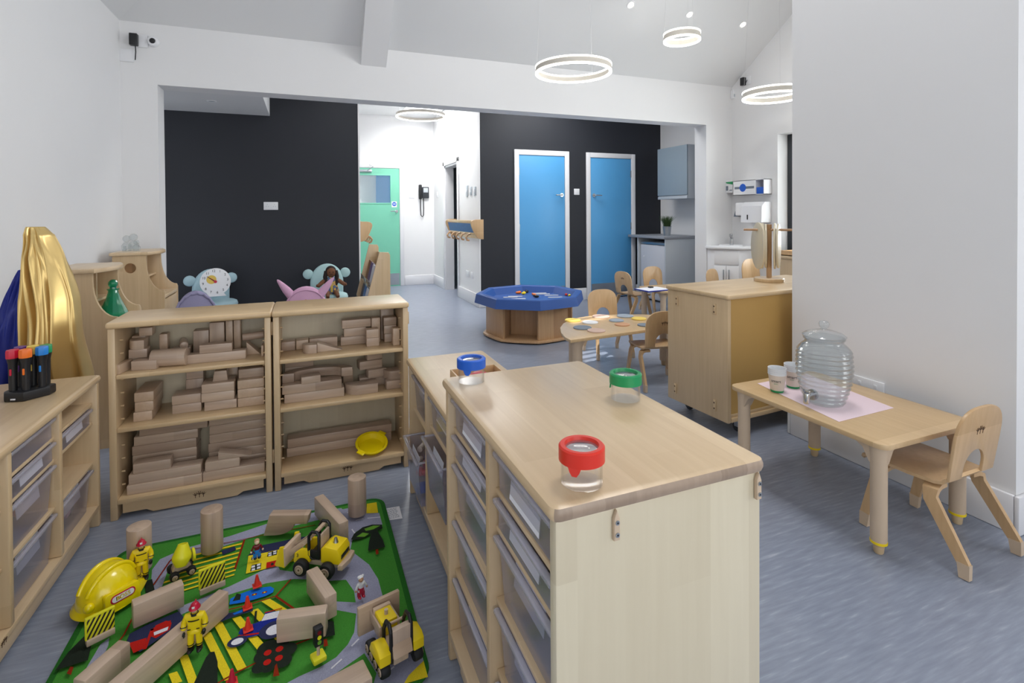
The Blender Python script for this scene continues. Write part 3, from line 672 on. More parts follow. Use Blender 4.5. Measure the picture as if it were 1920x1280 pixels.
for i, n in enumerate(('bottom', 'second', 'third')): b3(758, 908, 2.615+.003*i, .11, B+.04*i, .04, n+' block of the rightmost stack on middle shelf, left unit', group=g)
b3(765, 908, 2.65, .08, B+.12, .042, 'top block of the rightmost stack on middle shelf, left unit', group=g)
g = 'blocks on the bottom shelf of left unit'
b3(130, 553, 2.565, .07, Cz, .04, 'long plank lowest at front left of bottom shelf, left unit', group=g)
b3(557, 905, 2.57, .07, Cz, .04, 'long plank lowest at front right of bottom shelf, left unit', group=g)
b3(141, 549, 2.572, .06, Cz+.04, .04, 'long plank in the second layer at front left, bottom shelf left unit', group=g)
b3(570, 765, 2.575, .06, Cz+.04, .04, 'block in the second layer at front right, bottom shelf left unit', group=g)
b3(166, 380, 2.578, .055, Cz+.08, .04, 'block on the third layer at front left, bottom shelf left unit', group=g)
o = b3(645, 830, 2.578, .055, Cz+.08, .035, 'ramp block on third layer at front right, bottom shelf left unit', shape='wedge', group=g)
for i, (X0, X1) in enumerate(((170, 530), (172, 525), (165, 527), (163, 525), (174, 534), (205, 588))): b3(X0, X1, 2.672, .10, Cz+.04*i, .04, ('lowest', 'second', 'third', 'fourth', 'fifth', 'topmost')[i]+' plank of the tall back left stack, bottom shelf left unit', group=g)
for i, (X0, X1) in enumerate(((596, 915), (592, 915), (590, 915), (597, 915), (598, 915), (596, 915))): b3(X0, X1, 2.68, .10, Cz+.04*i, .04, ('lowest', 'second', 'third', 'fourth', 'fifth', 'topmost')[i]+' plank of the tall back right stack, bottom shelf left unit', group=g)
# right unit
A, B, Cz = U2
g = 'blocks on the top shelf of right unit'
b4(92, 178, 2.70, .06, A, .045, 'leftmost of three dark blocks in a row, top shelf right unit', group=g)
b4(183, 260, 2.705, .06, A, .045, 'second of three dark blocks in a row, top shelf right unit', group=g)
b4(265, 438, 2.70, .06, A, .048, 'long dark block right of the row, behind the white ramp, top shelf right unit', group=g)
b4(312, 468, 2.62, .05, A, .045, 'pale ramp block pointing right on the top shelf, right unit', shape='wedge', group=g)
b4(222, 310, 2.60, .05, A, .042, 'half-round block at front of top shelf, right unit', shape='half', group=g)
for i, (X0, X1, n) in enumerate(((458, 616, 'bottom'), (478, 615, 'middle'), (467, 645, 'top'))): b4(X0, X1, 2.70, .06, A+.042*i, .042, n+' long block of the back stack, top shelf right unit', group=g)
b4(648, 702, 2.70, .06, A, .126, 'upright block right of the long back stack, top shelf right unit', group=g)
b4(617, 695, 2.63, .05, A, .042, 'lower cube of the two at centre right of top shelf, right unit', group=g)
b4(617, 694, 2.63, .05, A+.042, .042, 'upper cube of the two at centre right of top shelf, right unit', group=g)
b4(706, 785, 2.755, .05, A, .165, 'tallest block at back right of top shelf, right unit', group=g)
for i, n in enumerate(('bottom', 'middle', 'top')): b4(727-i*2, 803, 2.685, .06, A+.042*i, .042, n+' block of the right-hand stack of three, top shelf right unit', group=g)
b4(780, 822, 2.60, .05, A, .085, 'small upright block at the front right corner, top shelf right unit', group=g)
g = 'blocks on the middle shelf of right unit'
b4(106, 477, 2.60, .08, B, .042, 'lowest long plank at front left, middle shelf right unit', group=g)
b4(93, 462, 2.60, .08, B+.042, .042, 'pale long plank second up at front left, middle shelf right unit', group=g)
for i, n in enumerate(('bottom', 'second', 'third', 'top')): b4(112, 290, 2.745, .06, B+.042*i, .042, n+' block of the stack at back left, middle shelf right unit', group=g)
b4(96, 528, 2.64, .10, B+.084, .042, 'long curved arch block lying across the planks, middle shelf right unit', shape='arch', group=g)
b4(210, 330, 2.585, .05, B+.084, .035, 'small block in front of the curved arch, middle shelf right unit', yaw=4, group=g)
b4(470, 532, 2.745, .06, B, .085, 'dark block in shadow at centre back, middle shelf right unit', group=g)
b4(482, 684, 2.59, .075, B, .046, 'flat curved block at centre front, middle shelf right unit', shape='half', group=g)
b4(570, 735, 2.70, .07, B, .046, 'base block of the centre-right heap, middle shelf right unit', group=g)
b4(618, 735, 2.68, .06, B+.046, .042, 'second block of the centre-right heap, middle shelf right unit', yaw=10, group=g)
b4(566, 710, 2.70, .06, B+.088, .042, 'third block of the centre-right heap, middle shelf right unit', yaw=8, group=g)
b4(612, 710, 2.715, .05, B+.130, .038, 'topmost block of the centre-right heap, middle shelf right unit', yaw=10, group=g)
b4(736, 826, 2.61, .06, B, .042, 'lower block at far right front, middle shelf right unit', group=g)
b4(724, 826, 2.63, .08, B+.042, .042, 'rounded block on top at far right, middle shelf right unit', shape='half', group=g)
g = 'planks on the bottom shelf of right unit'
b4(117, 764, 2.69, .075, Cz, .042, 'lower of two very long planks on the bottom shelf, right unit', group=g)
b4(122, 766, 2.695, .07, Cz+.042, .042, 'upper of two very long planks on the bottom shelf, right unit', group=g)
# yellow dish leaning on the shelf
c = at(BX4(645), 540+930/3.282, y=2.60)
t = thing('sand_sieve', 'yellow plastic dish with side handles on bottom shelf of right unit', 'dish', (c.x, 2.605, Cz+.001), 6)
T = euler(18, 0, 0); T.translation = (0, 0, .022)
mb = MB(); mb.lathe([(0, .0), (.055, .0), (.066, .022), (.076, .026), (.078, .022), (.069, .018), (.058, -.004), (0, -.004)], 40, T=T); mb.build('bowl', 'yellow', t)
mb = MB(); mb.box((-.092, -.02, .018), (-.068, .02, .026), .004, T=T @ euler(0, 0, 40)); mb.build('handle', 'yellow', t)
mb = MB(); mb.box((.068, -.02, .018), (.092, .02, .026), .004, T=T @ euler(0, 0, 40)); mb.build('handle', 'yellow', t)

# ------------------------------------------------------------------ tray cabinets
def tray(label, loc, rz, w, d, h, card=True, group=None, card_low=False, card_w=.5, tilt=0):
    t = thing('storage_tray', label, 'tray', loc, rz, group)
    if tilt: t.rotation_euler[0] = math.radians(tilt)
    k = .012*h/.1; mb = MB(); q = .0025
    mb.box((-w/2+k, k, 0), (w/2-k, d-k, q))
    lo = [(-w/2+k, k), (w/2-k, k), (w/2-k, d-k), (-w/2+k, d-k)]; hi = [(-w/2+.008, .008), (w/2-.008, .008), (w/2-.008, d-.008), (-w/2+.008, d-.008)]
    for i in range(4):
        j = (i+1) % 4; n = Vector((0, 1, 0)) if i == 0 else Vector((-1, 0, 0)) if i == 1 else Vector((0, -1, 0)) if i == 2 else Vector((1, 0, 0))
        a, b, c, e = Vector((*lo[i], 0)), Vector((*lo[j], 0)), Vector((*hi[j], h-.004)), Vector((*hi[i], h-.004))
        vs = [mb.bm.verts.new(p) for p in (a, b, c, e, a+n*q, b+n*q, c+n*q, e+n*q)]
        for f in ((0, 1, 2, 3), (7, 6, 5, 4), (0, 4, 5, 1), (1, 5, 6, 2), (2, 6, 7, 3), (3, 7, 4, 0)): mb.bm.faces.new([vs[x] for x in f])
    mb.build('tub', 'tray', t)
    mb = MB()
    mb.box((-w/2, -.004, h-.012), (w/2, .010, h), .004, 3); mb.box((-w/2, d-.012, h-.006), (w/2, d, h), .002); mb.box((-w/2, .01, h-.006), (-w/2+.012, d-.01, h), .002); mb.box((w/2-.012, .01, h-.006), (w/2, d-.01, h), .002)
    mb.build('rim', 'tray_rim', t)
    if card:
        mb = MB(); z1 = h-.014; z0 = max(.012, z1-.055); cw = w*card_w
        pts = [(-cw/2, z0), (cw/2, z0), (cw/2, z1), (-cw/2, z1)]
        mb.prism(pts, .000, .0012, plane='y', T=Matrix.Translation((0, .004+k*.3, 0)) @ euler(-6, 0, 0)); mb.build('label_card', 'paper', t)
    return t
def bits(label, tt, n, mats, cat='toys', name='small_toys', w=.2, d=.12, h=.05, size=.02, seed=1):
    """loose odds and ends too many and too small to count, lying in a tray"""
    rnd = random.Random(seed); mb = MB()
    for i in range(n):
        p = (rnd.uniform(-w/2, w/2), rnd.uniform(.04, .04+d), rnd.uniform(size*.6, h)); s_ = rnd.uniform(.5, 1.2)*size
        if i % 3 == 0: mb.ball(p, s_*.6, 10, mat=i % len(mats))
        elif i % 3 == 1: mb.box((p[0]-s_*.5, p[1]-s_*.8, p[2]-s_*.4), (p[0]+s_*.5, p[1]+s_*.8, p[2]+s_*.4), .002, mat=i % len(mats))
        else: mb.cyl(p, (p[0]+rnd.uniform(-1, 1)*s_*2, p[1]+rnd.uniform(-1, 1)*s_*2, p[2]), s_*.3, n=10, mat=i % len(mats))
    o = mb.build(name, mats); o.matrix_world = Matrix.Translation(tt.location) @ Matrix.Rotation(tt.rotation_euler[2], 4, 'Z') @ Matrix.Translation((0, 0, .004))
    tag(o, label, cat); o['kind'] = 'stuff'; return o
def peg(parent, loc, rz):
    T = Matrix.Translation(loc) @ euler(0, 0, rz)
    mb = MB(); mb.prism([(-.0055, -.024), (.0055, -.024), (.0055, .012), (.0, .026), (-.0055, .012)], -.009, 0, plane='y', T=T, bev=.002); pg = mb.build('connector_peg', 'leg', parent)
    for z in (-.014, .006):
        mb = MB(); mb.cyl((0, -.009, z), (0, -.0105, z), .0038, n=16, T=T); mb.cyl((0, -.0105, z), (0, -.0109, z), .0016, n=8, mat=1, T=T); mb.build('screw', ['steel', 'blackp'], pg)
def tray_cabinet(label, x0, x1, y0, y1, h, dividers, boards, face, toplabel=None, name='tray_cabinet', over=.010):
    """face -1: open towards -x, +1: open towards +x"""
    t = thing(name, label, 'cabinet', (x0, y0, 0)); X, Y = x1-x0, y1-y0; s = .024; ht = h-.026
    for nm, a, b, mat in [('side_panel', 0, s, 'maple_end'), ('side_panel', Y-s, Y, 'maple_z')] + [('divider', d-y0-s/2, d-y0+s/2, 'maple_z') for d in dividers]:
        mb = MB(); z0 = 0 if nm == 'side_panel' else .087
        mb.box((0, a, z0), (X, b, ht), .005); sp = mb.build(nm, mat, t)
    mb = MB(); mb.prism(rrect(-over, X+over*.7, -over, Y+over, .018), ht, h, bev=.010); tp = mb.build('top', ['maple_y', 'end_grain'], t)
    for f in tp.data.polygons:
        if abs(f.normal.y) > .62: f.material_index = 1

    xb = (X-.012, X-.004) if face < 0 else (.004, .012)
    mb = MB(); mb.box((xb[0], s, .06), (xb[1], Y-s, ht)); mb.build('back_panel', 'maple_end', t)
    ys = [s] + [v for d in dividers for v in (d-y0-s/2, d-y0+s/2)] + [Y-s]
    xr = (.016, X-.014) if face < 0 else (.014, X-.016)
    for ci in range(len(ys)//2):
        for z in boards[ci]:
            mb = MB(); mb.box((xr[0], ys[2*ci], z-.012), (xr[1], ys[2*ci+1], z), .002); mb.build('shelf', 'maple_y', t)
    xf = (0.0, X-.014) if face < 0 else (.014, X)
    mb = MB(); mb.box((xf[0], s, .067), (xf[1], Y-s, .087), .003); mb.build('bottom_shelf', 'maple_y', t)
    xk = (.012, .028) if face < 0 else (X-.028, X-.012)
    mb = MB(); mb.box((xk[0], s+.06, .015), (xk[1], Y-s-.06, .067), .003); mb.build('plinth', 'maple_y', t)
    return t
# near cabinet
ZS = (0.652, 0.572, 0.414, 0.257)
FC = tray_cabinet('tall maple tray cabinet in the foreground with two columns of clear trays', .357, .785, .72, 1.405, .783, [1.052], [ZS, ZS], -1)
q = at(1152, 981, y=.72); peg(FC, (q.x-.357, 0, q.z), 0); q = at(1417, 908, y=.72); peg(FC, (q.x-.357, 0, q.z), 0)
peg(FC, (.06, 0, .12), 0); peg(FC, (.40, 0, .12), 0)
slots = ((.653, .082), (.573, .062), (.415, .140), (.258, .140), (.088, .150))
nm = ('top', 'second', 'third', 'fourth', 'bottom')
for ci, (ya, yb, cl) in enumerate(((1.066, 1.380, 'far'), (.745, 1.039, 'near'))):
    for si, (z, h) in enumerate(slots):
        tray('clear plastic tray with white card, %s in the %s column of the foreground cabinet' % (nm[si], cl), (.366, (ya+yb)/2, z+.001), -90, yb-ya-.014, .37, h, group='trays in the foreground cabinet')
# low cabinet behind it
MC = tray_cabinet('low maple cabinet between foreground cabinet and block shelves, wooden tray on top', .418, .762, 1.43, 2.305, .598, [1.962], [(.432, .200), (.385,)], -1)
tray('clear tray at upper far slot of the low middle cabinet, nearest the block shelves', (.426, 2.128, .387), -90, .285, .30, .15, group='trays in the low middle cabinet')
tray('clear tray with dark contents in upper slot of low middle cabinet', (.426, 1.795, .434), -90, .29, .30, .115, group='trays in the low middle cabinet')
pt = tray('large clear tray pulled half out of the low middle cabinet', (.398, 1.795, .202), -90, .29, .345, .200, card=True, group='trays in the low middle cabinet')
rt = tray('clear tray with red and blue toys, lowest far slot of low middle cabinet', (.386, 2.128, .089), -90, .285, .350, .185, group='trays in the low middle cabinet')
bits('red, blue and tan small toys heaped in the lowest clear tray', rt, 26, ['red', 'blue', 'kraft', 'crimson'], w=.22, d=.2, h=.17, size=.035, seed=3)
# wooden tray on the low cabinet
c = at(895, 690, z=.60)
wt = thing('wooden_tray', 'small open wooden tray on the low cabinet behind the blue-lidded jar', 'tray', (.60, 1.80, .599))
mb = MB(); mb.box((-.085, -.12, 0), (.085, .12, .006)); mb.build('base', 'ply_x', wt)
for a, b in (((-.092, -.127, 0), (-.085, .127, .045)), ((.085, -.127, 0), (.092, .127, .045)), ((-.085, -.127, 0), (.085, -.12, .045)), ((-.085, .12, 0), (.085, .127, .045))):
    mb = MB(); mb.box(a, b, .002); mb.build('side', 'ply', wt)
mb = MB(); rnd = random.Random(5)
mb.ball((0, 0, 0), (.045, .045, .022), 24); o = mb.build('pink_ball', 'pink'); o.location = (.63, 1.74, .628); tag(o, 'pink woolly ball lying in the small wooden tray', 'ball')
mb = MB(); mb.ball((0, 0, 0), (.04, .035, .02), 24); o = mb.build('pink_ball', 'crimson'); o.location = (.60, 1.85, .626); tag(o, 'dark pink woolly ball at the far end of the small wooden tray', 'ball')
# left cabinet
ZL = ((.50, .424, .262), (.50, .424, .262), (.50, .424, .262))
LC = tray_cabinet('low maple tray cabinet along the left wall carrying the torch set', -1.245, -.782, 1.20, 2.545, .603, [1.535, 1.870, 2.195], [ZL[0], ZL[0], ZL[0], (.50, .424, .262)], 1)
brand_mark(LC, face_T((.4635, .62, .077), (0, 1, 0), (0, 0, 1)), .03)
for (yc, w, z, h, card, lab) in ((2.352, .283, .425, .060, True, 'clear tray with white card, high slot of far column, left wall cabinet'),
                               (2.352, .283, .089, .155, True, 'deep clear tray with card, lowest slot of far column, left wall cabinet'),
                               (2.032, .283, .501, .066, False, 'clear tray without card, topmost of the middle column, left wall cabinet'),
                               (2.032, .283, .425, .060, True, 'shallow clear tray with card, second in the middle column, left wall cabinet'),
                               (2.032, .283, .263, .145, True, 'clear tray with card and red toys, third in middle column, left wall cabinet'),
                               (2.032, .283, .089, .155, True, 'deep clear tray with card, lowest in the middle column, left wall cabinet')):
    tt = tray(lab, (-.790, yc, z+.001), 90, w, .36, h, card=card, group='trays in the left cabinet')
    if 'red toys' in lab: bits('red and grey toy pieces in the third middle tray of left cabinet', tt, 16, ['crimson', 'felt_slate', 'kraft'], w=.2, d=.12, h=.07, size=.03, seed=8)
    if 'deep clear tray with card, lowest slot of far' in lab: bits('small tan and pink toy pieces in the lowest far tray of left cabinet', tt, 18, ['felt_tan', 'pink', 'felt_slate'], w=.2, d=.14, h=.08, size=.03, seed=9)
# ------------------------------------------------------------------ on the left cabinet: torches
c = at(52, 738, z=.60)
TB = thing('torch_stand', 'black plastic charging base holding six torches on the left cabinet', 'stand', (-.918, 2.325, .6035), 0)
ang = -8
def stand_pt(x, y): a = math.radians(ang); x, y = x*.46, y*.74; return (-.918+x*math.cos(a)-y*math.sin(a), 2.325+x*math.sin(a)+y*math.cos(a))
TB.rotation_euler[2] = math.radians(ang); TB.scale = (.48, .76, .9)
pts = [(-.10, -.055), (.025, -.065), (.125, .01), (.125, .055), (.07, .07), (-.10, .07), (-.125, .03), (-.125, -.03)]
mb = MB(); mb.prism(pts, 0, .036, bev=.006); mb.build('base', 'blackp', TB)
mb = MB()
for q in range(4): mb.box((-.055+q*.008, -.0628+q*-.0006, .008), (-.050+q*.008, -.0600, .013))
mb.build('maker_text', 'paper', TB)
for (x, y, c_, lab) in ((-.075, -.025, 'crimson', 'red-topped black torch at front left of the charging base'), (.010, -.028, 'orange', 'orange-topped black torch at front middle of the charging base'),
                        (.080, .012, 'skyblue', 'blue-topped black torch with blue button, front right of the charging base'), (-.085, .040, 'purple', 'purple-topped torch behind the red-topped one'),
                        (-.005, .042, 'felt_yellow', 'yellow-topped torch behind the orange-topped one'), (.072, .050, 'green', 'green-topped torch behind the blue-topped one')):
    px_, py_ = stand_pt(x, y); t = thing('torch', lab, 'torch', (px_, py_, .6363), ang, 'hand torches in the charging base'); t.scale = (.54, .54, .91)
    mb = MB(); mb.lathe([(0, 0), (.022, 0), (.023, .06), (.024, .10), (.032, .125), (0, .125)], 16); mb.build('body', 'blackp', t)
    mb = MB(); mb.lathe([(0, .125), (.034, .125), (.035, .130), (.035, .150), (.033, .156), (.026, .157), (0, .155)], 8); mb.build('cap', c_, t)
    mb = MB(); mb.box((-.006, -.0265, .06), (.006, -.020, .085), .003); mb.build('button', c_, t)
mb = MB(); mb.box((-.07, -.09, 0), (.05, .06, .010), .001); o = mb.build('paper_stack', 'paper'); o.location = (-1.15, 2.42, .6035); tag(o, 'white papers under the dark red object at left edge', 'paper')
t = thing('red_pot', 'dark red plastic pot on white papers at the left edge', 'pot', (-1.14, 2.42, .614))
mb = MB(); mb.lathe([(0, 0), (.035, 0), (.042, .05), (.040, .07), (0, .07)], 28); mb.build('body', 'maroon', t)
mb = MB(); mb.lathe([(0, .07), (.044, .07), (.044, .085), (.038, .092), (0, .093)], 28); mb.build('lid', 'maroon', t)

# ------------------------------------------------------------------ jars on the near cabinet
def jar(px, py, c_, label, notch=200):
    p = at(px, py, z=.783); d = Vector((p.x, p.y, 0)).normalized(); p = p + d*.031; p.z = .7835
    t = thing('magnifier_jar', label, 'jar', p, 0, 'clear magnifier jars with coloured lids'); t.scale = (.97, .97, .88)
    R = .0365
    mb = MB(); mb.lathe([(0, 0), (R, 0), (R, .058), (R-.0022, .058), (R-.0022, .001)], 40); mb.build('pot', 'clear', t)
    mb = MB(); mb.lathe([(R+.0005, .044), (R+.004, .044), (R+.004, .070), (R+.001, .073), (R-.006, .073), (R-.008, .066), (R-.0005, .064), (R+.0005, .044)], 40)
    a0 = math.radians(notch); pts = []
    for sgn in (1,):
        prof = [(-.30, .045), (-.22, .036), (-.10, .029), (.10, .029), (.22, .036), (.30, .045)]
        outer = [mb.bm.verts.new(((R+.004)*math.cos(a0+a), (R+.004)*math.sin(a0+a), z)) for a, z in prof]; inner = [mb.bm.verts.new(((R+.001)*math.cos(a0+a), (R+.001)*math.sin(a0+a), z)) for a, z in prof]
        mb.bm.faces.new(outer); mb.bm.faces.new(inner[::-1])
        for i in range(len(prof)-1): mb.bm.faces.new((outer[i], inner[i], inner[i+1], outer[i+1]))
    mb.build('lid', c_, t)
    mb = MB(); mb.lathe([(0, .070), (R*.45, .0692), (R-.007, .0665), (R-.007, .0645), (0, .0635)], 36); mb.build('lens', 'lens', t)
    return t
jar(1091, 921, 'red', 'magnifier jar with a red lid at near end of foreground cabinet', 222)
jar(1173, 755, 'green', 'magnifier jar with a green lid near right edge of foreground cabinet', 150)
jar(884, 721, 'blue', 'magnifier jar with a blue lid at far end of foreground cabinet', 236)

# ------------------------------------------------------------------ trolley with the ochre back
TR = thing('storage_trolley', 'maple cabinet on castors with ochre back panel, half behind the white pier', 'cabinet', (2.125, 2.165, 0), 3.5)
mb = MB(); mb.box((0, 0, .085), (.026, .47, .764), .006); mb.build('side_panel', 'maple_z', TR)
mb = MB(); mb.box((1.07, 0, .085), (1.096, .47, .764), .006); mb.build('side_panel', 'maple_z', TR)
mb = MB(); mb.prism(rrect(-.012, 1.108, -.012, .482, .02), .764, .79, bev=.009); mb.build('top', 'maple_x', TR)
mb = MB(); mb.box((.026, .010, .13), (1.07, .020, .764)); mb.build('back_panel', 'gold_board', TR)
mb = MB(); mb.box((.026, -.002, .088), (1.07, .03, .112), .003); mb.box((.026, .008, .112), (1.07, .034, .13), .003); mb.build('bottom_rail', 'maple_x', TR)
mb = MB(); mb.box((.026, .03, .095), (1.07, .46, .115)); mb.box((.026, .03, .43), (1.07, .46, .45)); mb.build('shelf', 'maple_x', TR)
for x, y in ((.14, .05), (.96, .05), (.14, .42), (.96, .42)):
    mb = MB(); mb.box((x-.02, y-.02, .070), (x+.02, y+.02, .088), .003); mb.box((x-.016, y-.014, .03), (x-.012, y+.02, .075)); mb.box((x+.012, y-.014, .03), (x+.016, y+.02, .075)); cs = mb.build('castor', 'steel', TR)
    mb = MB(); mb.cyl((x-.011, y+.008, .029), (x+.011, y+.008, .029), .029, n=28, bev=.004); mb.build('wheel', 'darkgrey', cs)
for y, z in ((.09, .70), (.385, .70), (.09, .16), (.40, .16)):
    T = Matrix.Translation((0, y, z)) @ euler(0, 0, -90)
    mb = MB(); mb.prism([(-.008, -.03), (.008, -.03), (.008, .03), (-.008, .03)], -.008, 0, plane='y', T=T, bev=.003); pg = mb.build('connector_plate', 'maple_z', TR)
    for q in (-.016, .016):
        mb = MB(); mb.cyl((0, -.008, q), (0, -.0092, q), .0045, n=12, T=T); mb.build('screw', 'mark', pg)
# wooden weaving stand on the trolley
WS = thing('wooden_display_stand', 'pale wooden stand with oval discs hung from a cross bar on the trolley', 'stand', (2.79, 2.49, .7905), 0)
mb = MB(); mb.lathe([(0, 0), (.088, 0), (.090, .004), (.090, .020), (.086, .024), (0, .024)], 48); mb.build('base', 'maple_z', WS)
mb = MB(); mb.box((-.012, -.012, .024), (.012, .012, .37), .003); mb.build('post', 'oak', WS)
vw = Vector((2.86, 2.50, 0)).normalized(); dirx = Vector((vw.y, -vw.x, 0))
mb = MB(); mb.cyl(dirx*-.15+Vector((0, 0, .335)), dirx*.15+Vector((0, 0, .335)), .0075, n=14); mb.build('cross_bar', 'oak', WS)
for k, off in enumerate((-.062, -.040, -.020, .034, .054)):
    t = thing('wooden_disc', ('large oval wooden disc hung outermost on the left of the cross bar', 'second hung wooden disc from the left on the cross bar', 'third hung wooden disc, just left of the post', 'hung wooden disc just right of the post', 'outermost hung wooden disc on the right of the cross bar')[k], 'disc', WS.location + dirx*off + Vector((0, 0, .335)), 0, 'wooden discs hung on the stand')
    q = Matrix.Rotation(math.atan2(dirx.y, dirx.x)+math.radians((28, 8, 3, -3, -7)[k]), 4, 'Z') @ Matrix.Rotation(math.radians(90), 4, 'Y')
    # oval board in local x(up)-y plane, thickness along local z
    H_ = (.135, .13, .125, .13, .125)[k]
    pts = [(.125+(H_+.018)*math.cos(2*math.pi*a/40), .085*math.sin(2*math.pi*a/40)*(1.0 if k else 1.1)) for a in range(40)]
    pts = [(p[0]-.02, p[1]) for p in pts]
    mb = MB(); mb.prism(pts, -.006, .006, T=q, bev=.002); mb.build('board', 'maple_end', t)
    mb = MB(); mb.tube([q @ Vector((.0105*math.cos(2*math.pi*a/16), .0105*math.sin(2*math.pi*a/16), 0)) for a in range(16)], .0022, 6, closed=True); mb.build('hanging_loop', 'ply', t)

# ------------------------------------------------------------------ chairs
def make_chair(label, group='small birch ply chairs'):
    """faces +y, origin on the floor under the seat"""
    t = thing('child_chair', label, 'chair', (0, 0, 0), 0, group)
    hs = .275; th = .011; w = .30
    # seat with gently curled front
    mb = MB(); mb.strip([(0, .195, hs-.022), (0, .185, hs-.006), (0, .16, hs), (0, .02, hs), (0, -.060, hs), (0, -.085, hs+.006), (0, -.098, hs+.022)], (1, 0, 0), [w-.04, w-.015, w, w, w-.02, w-.03, w-.03], th); mb.build('seat', 'ply', t)
    # back: arch cut out at the bottom, rounded top
    tilt = Matrix.Translation((0, -.102, hs+.018)) @ euler(8, 0, 0)
    out = [(-.135, 0), (-.138, .06), (-.140, .14)] + [(-.140*abs(math.cos(math.radians(a)))**.72*(1 if a < 90 else -1), .15+.112*math.sin(math.radians(a))**.8) for a in range(6, 175, 8)] + [(.140, .14), (.138, .06), (.135, 0)]
    inn = [(.062*math.cos(math.radians(a)), .035+.065*math.sin(math.radians(a))) for a in range(0, 181, 15)]
    mb = MB(); mb.prism(out + [(.062, 0)] + inn + [(-.062, 0)], -th/2, th/2, plane='y', T=tilt, bev=.0025)
    bk = mb.build('backrest', 'ply', t)
    brand_mark(bk, tilt @ face_T((0, -th/2-.0004, .175), (1, 0, 0), (0, 0, 1)), .050)
    for sx in (-1, 1):
        for sy in (-1, 1):
            y0, y1 = (.115, .165) if sy > 0 else (-.055, -.165)
            pth = [(sx*.085, y0*.9, hs-th-.004), (sx*.122, y0*.95, hs-th-.005), (sx*.142, y0*1.0, hs-.026), (sx*.150, y0*1.05, hs-.055), (sx*.160, y1, .045)]
            mb = MB(); mb.strip(pth, (0, 1, 0), [.05, .05, .048, .044, .034], .016); lg = mb.build('leg', 'ply', t)
            mb = MB(); mb.strip([(sx*.159, y1*.99, .052), (sx*.161, y1*1.01, .002)], (0, 1, 0), [.037, .030], .019); mb.build('foot', 'leg', lg)
    return t
ch = make_chair('birch ply child chair pushed under the near end of the low table by the pier')
ch.location = (2.205, 1.205, 0); ch.rotation_euler[2] = math.radians(1)
CHG = 'small birch ply chairs'
dup(ch, (2.36, 3.085, 0), -13, 'birch ply child chair at the near side of the round-cornered table, back to the camera', CHG)
dup(ch, (2.46, 3.90, 0), 171, 'birch ply child chair facing the camera across the round-cornered table', CHG)
dup(ch, (3.60, 5.20, 0), -80, 'birch ply child chair seen from the side before the right blue door', CHG)
dup(ch, (4.12, 5.36, 0), 176, 'birch ply child chair in front of the silver fridge', CHG)
dup(ch, (4.42, 4.58, 0), 200, 'birch ply chair whose back rises behind the trolley, left of the wooden stand', CHG, scale=(1, 1, 1.06))
dup(ch, (4.54, 4.16, 0), 185, 'birch ply chair behind the trolley half hidden by hung wooden discs', CHG, scale=(1, 1, 1.32))

# ------------------------------------------------------------------ low table by the pier
def table_leg(parent, x, y, zt, r=.027, band=True, cx=0, cy=0):
    mb = MB(); mb.lathe([(0, .04), (r*.96, .04), (r, .06), (r, zt-.06), (r*1.06, zt-.03), (r*1.15, zt), (0, zt)], 28)
    # gussets under the top
    for dx, dy in ((cx, 0), (0, cy)):
        if dx: mb.prism([(0, zt), (dx*.085, zt), (dx*.045, zt-.022), (dx*.022, zt-.065), (0, zt-.075)], -r*.8, r*.8, plane='y', T=None)
        if dy: mb.prism([(0, zt), (dy*.085, zt), (dy*.045, zt-.022), (dy*.022, zt-.065), (0, zt-.075)], -r*.8, r*.8, plane='x')
    bmesh.ops.translate(mb.bm, vec=(x, y, 0), verts=mb.bm.verts[:])
    lg = mb.build('leg', 'leg', parent)
    mb = MB(); mb.lathe([(0, 0), (r*.5, 0), (r*.6, .004), (r*.72, .04), (0, .04)], 24, T=Matrix.Translation((x, y, 0))); mb.build('foot', 'maple_z', lg)
    if band:
        mb = MB(); mb.lathe([(r*.80, .036), (r*1.03, .038), (r*1.03, .046), (r*.80, .048), (r*.80, .036)], 28, T=Matrix.Translation((x, y, 0))); mb.build('yellow_band', 'yellow2', lg)
TZ = .415
LT = thing('low_table', 'low rectangular birch table against the white pier, glass dispenser on it', 'table', (1.876, 1.187, 0))
mb = MB(); mb.prism(rrect(0, .56, 0, .72, .035), TZ-.020, TZ, bev=.003); mb.build('tabletop', 'ply_x', LT)
for x, y, cx, cy in ((.045, .05, 1, 1), (.515, .05, -1, 1), (.045, .67, 1, -1), (.515, .67, -1, -1)): table_leg(LT, x, y, TZ-.0205, cx=cx, cy=cy)
